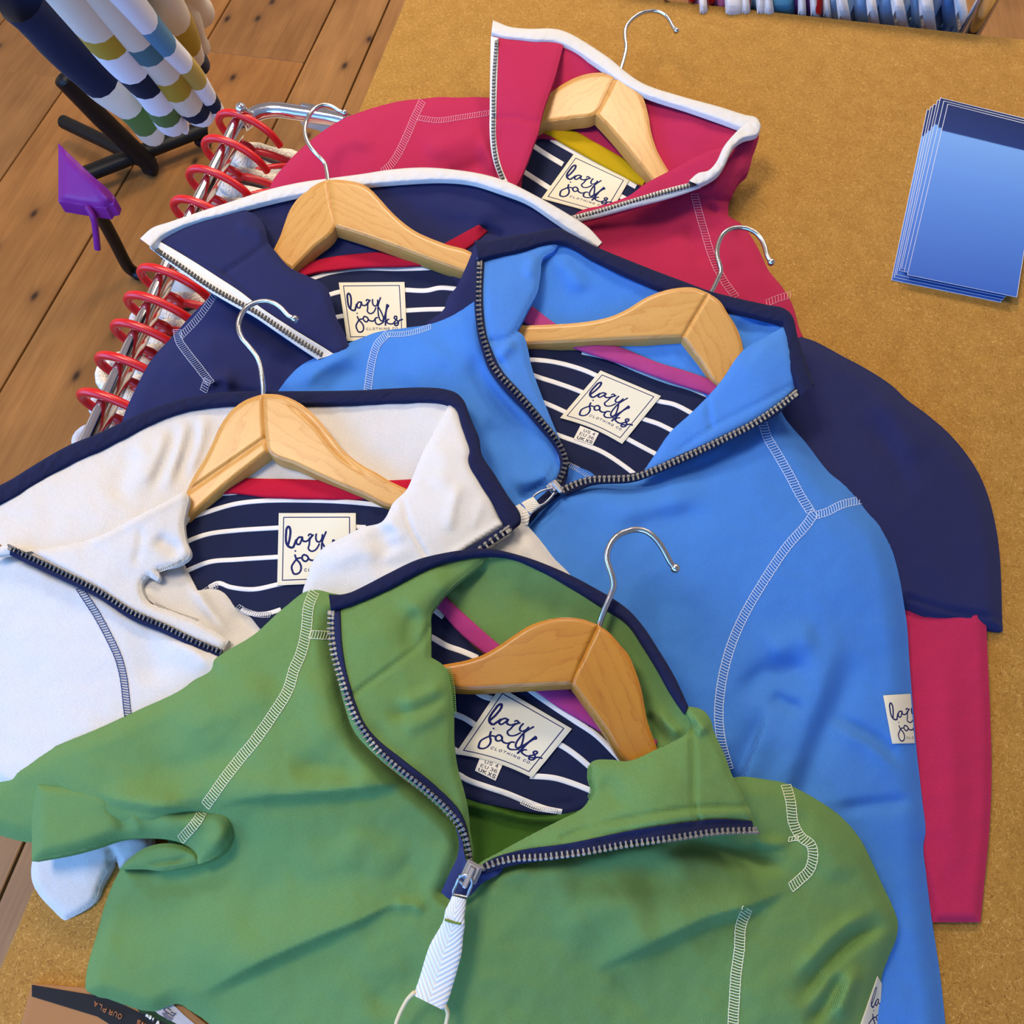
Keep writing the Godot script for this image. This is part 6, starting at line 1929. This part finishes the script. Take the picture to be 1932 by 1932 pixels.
func far_jackets() -> void:
	# a row of padded jackets hung edge-on beyond the far side of the table
	var kinds := [
		["pink jacket with a white rolled edge", Color(0.80, 0.42, 0.56), [1346, -60, 1380, -60, 1376, 12, 1350, 16], [1366, -60, 1394, -60, 1392, 18, 1370, 18]],
		["narrow pink jacket seen edge-on at the row's left end", Color(0.82, 0.55, 0.66), [1310, -60, 1328, -60, 1326, 14, 1312, 14], [1318, -60, 1326, -60, 1328, 14, 1320, 14]],
		["pale blue jacket beside the pink one", Color(0.60, 0.76, 0.84), [1392, -60, 1408, -60, 1406, 20, 1390, 20], [1398, -60, 1408, -60, 1408, 22, 1400, 22]],
		["pale blue jacket left of the bulging turquoise one", Color(0.62, 0.78, 0.84), [1416, -60, 1432, -60, 1436, 26, 1420, 26], [1424, -60, 1434, -60, 1444, 30, 1432, 28]],
		["turquoise padded jacket bulging over the board", Color(0.42, 0.68, 0.78), [1452, -60, 1502, -60, 1498, 18, 1482, 26, 1456, 24, 1450, 6], [1444, -10, 1456, -10, 1456, 26, 1442, 26]],
		["purple jacket with a white edge right of the turquoise one", Color(0.48, 0.22, 0.52), [1498, -60, 1514, -60, 1510, 32, 1494, 32], [1508, -60, 1516, -60, 1512, 34, 1504, 34]],
		["second purple jacket with a white edge", Color(0.52, 0.27, 0.58), [1518, -60, 1534, -60, 1536, 34, 1522, 34], [1528, -60, 1536, -60, 1542, 38, 1532, 38]],
		["lilac jacket edge beside a red hanger", Color(0.72, 0.66, 0.74), [1546, -60, 1560, -60, 1562, 36, 1550, 36], [1552, -60, 1558, -60, 1562, 38, 1556, 38]],
		["light blue jacket with a diagonal white edge", Color(0.72, 0.82, 0.93), [1556, -60, 1578, -60, 1594, 44, 1562, 40], [1574, -60, 1586, -60, 1606, 46, 1590, 44]],
		["mid blue jacket with a white edge, third from right", Color(0.66, 0.78, 0.92), [1606, -60, 1634, -60, 1644, 48, 1612, 46], [1632, -60, 1642, -60, 1657, 50, 1645, 48]],
		["mid blue jacket with a broad white edge, second from right", Color(0.66, 0.78, 0.92), [1654, -60, 1684, -60, 1698, 56, 1658, 50], [1676, -60, 1692, -60, 1714, 58, 1698, 54]],
		["blue jacket with a cream edge at the row's right end", Color(0.70, 0.82, 0.93), [1712, -60, 1734, -60, 1744, 62, 1720, 58], [1732, -60, 1752, -60, 1762, 64, 1744, 62]],
		["blue jacket beyond the cream-edged one", Color(0.42, 0.56, 0.76), [1770, -60, 1800, -60, 1820, 70, 1780, 64], [1798, -60, 1812, -60, 1830, 70, 1816, 68]]]
	for k in kinds.size():
		var e = kinds[k]
		var q: Array = e[2]
		var o := thing("hung_jacket", e[0] + ", behind the table", "jacket", at(q[0], 20, -60), "jackets beyond the table's far edge")
		var c: Color = e[1]
		var low := extended(q)
		var S := sheet(low, [q[0], -60, 14, q[2], -60, 10, q[0], 16, -3, q[2], 16, -4, (q[0] + q[2]) / 2, -10, 12, q[0], 90, -80, q[2], 90, -80], [], {"rim": 8.0, "rim_width": 9.0, "step": 4.0, "noise": 0.4})
		part("jacket_body", sheet_mesh(S, {"drop": 60.0}), cloth(c.r, c.g, c.b, 0.2), o)
		var w: Array = extended(e[3])
		var S2 := sheet(w, [w[0], -60, 22, w[2], -60, 20, w[0], 20, 6, w[2], 20, 5, w[0], 90, -60, w[2], 90, -60], [], {"rim": 2.0, "rim_width": 4.0, "step": 3.0, "noise": 0.2})
		part("edge_trim", sheet_mesh(S2, {"drop": 6.0}), plain(0.82, 0.80, 0.79), o, "white edge")
	var reds := [[1252, 1260, 8, "far left of the row"], [1300, 1312, 10, "left of the narrow pink jacket"], [1338, 1348, 14, "left of the pink rolled-edge jacket"], [1372, 1382, 10, "inside the pink rolled-edge jacket"], [1410, 1416, 22, "right of the first pale blue jacket"], [1436, 1448, 22, "left of the turquoise jacket"], [1540, 1550, 34, "between purple and lilac jackets"], [1692, 1700, 16, "behind the broad white edge"], [1738, 1750, 22, "at the row's right end"]]
	for r in reds:
		var hgr := thing("red_hanger", "red plastic hanger seen end-on beyond the table, " + r[3], "hanger", at(r[0], r[2], -40), "red hangers beyond the table's far edge")
		var x: float = (r[0] + r[1]) * 0.5
		part("arm", tube([at(x + 4, -70, 30), at(x, r[2] - 14, 6), at(x - 2, r[2] + 4, -60)], (r[1] - r[0]) * 0.00034, 10).mesh(), mats.red, hgr)
		part("hook", tube(curve3([at(x + 4, -70, 12), at(x + 5, -85, 40), at(x + 12, -95, 44)]), 0.002, 8).mesh(), mats.red, hgr)
	# the rail they hang on and the dark gaps between them
	var rl := thing("far_rail", "rail carrying the jackets beyond the table's far edge", "clothes rail", at(1540, -100, 60))
	part("rail_tube", tube([at(1180, -130, 50), at(1900, -50, 50)], 0.010, 12).mesh(), mats.chrome, rl)
	for x in [1190, 1890]:
		var t := at(x, -129 if x < 1500 else -51, 50)
		part("post", tube([t, Vector3(t.x, 0.0, t.z)], 0.012, 10).mesh(), mats.chrome, rl)


func extended(q: Array) -> Array:
	# carry a jacket's outline on downwards behind the table
	var n := q.size()
	var r := q.slice(0, 4)
	r.append(q[4] + 14); r.append(q[5] + 60)
	if n > 8:
		r[4] = q[4]; r[5] = q[5] + 50
	r.append(q[n - 2] + (6 if n <= 8 else 0)); r.append(q[n - 1] + 60)
	return r
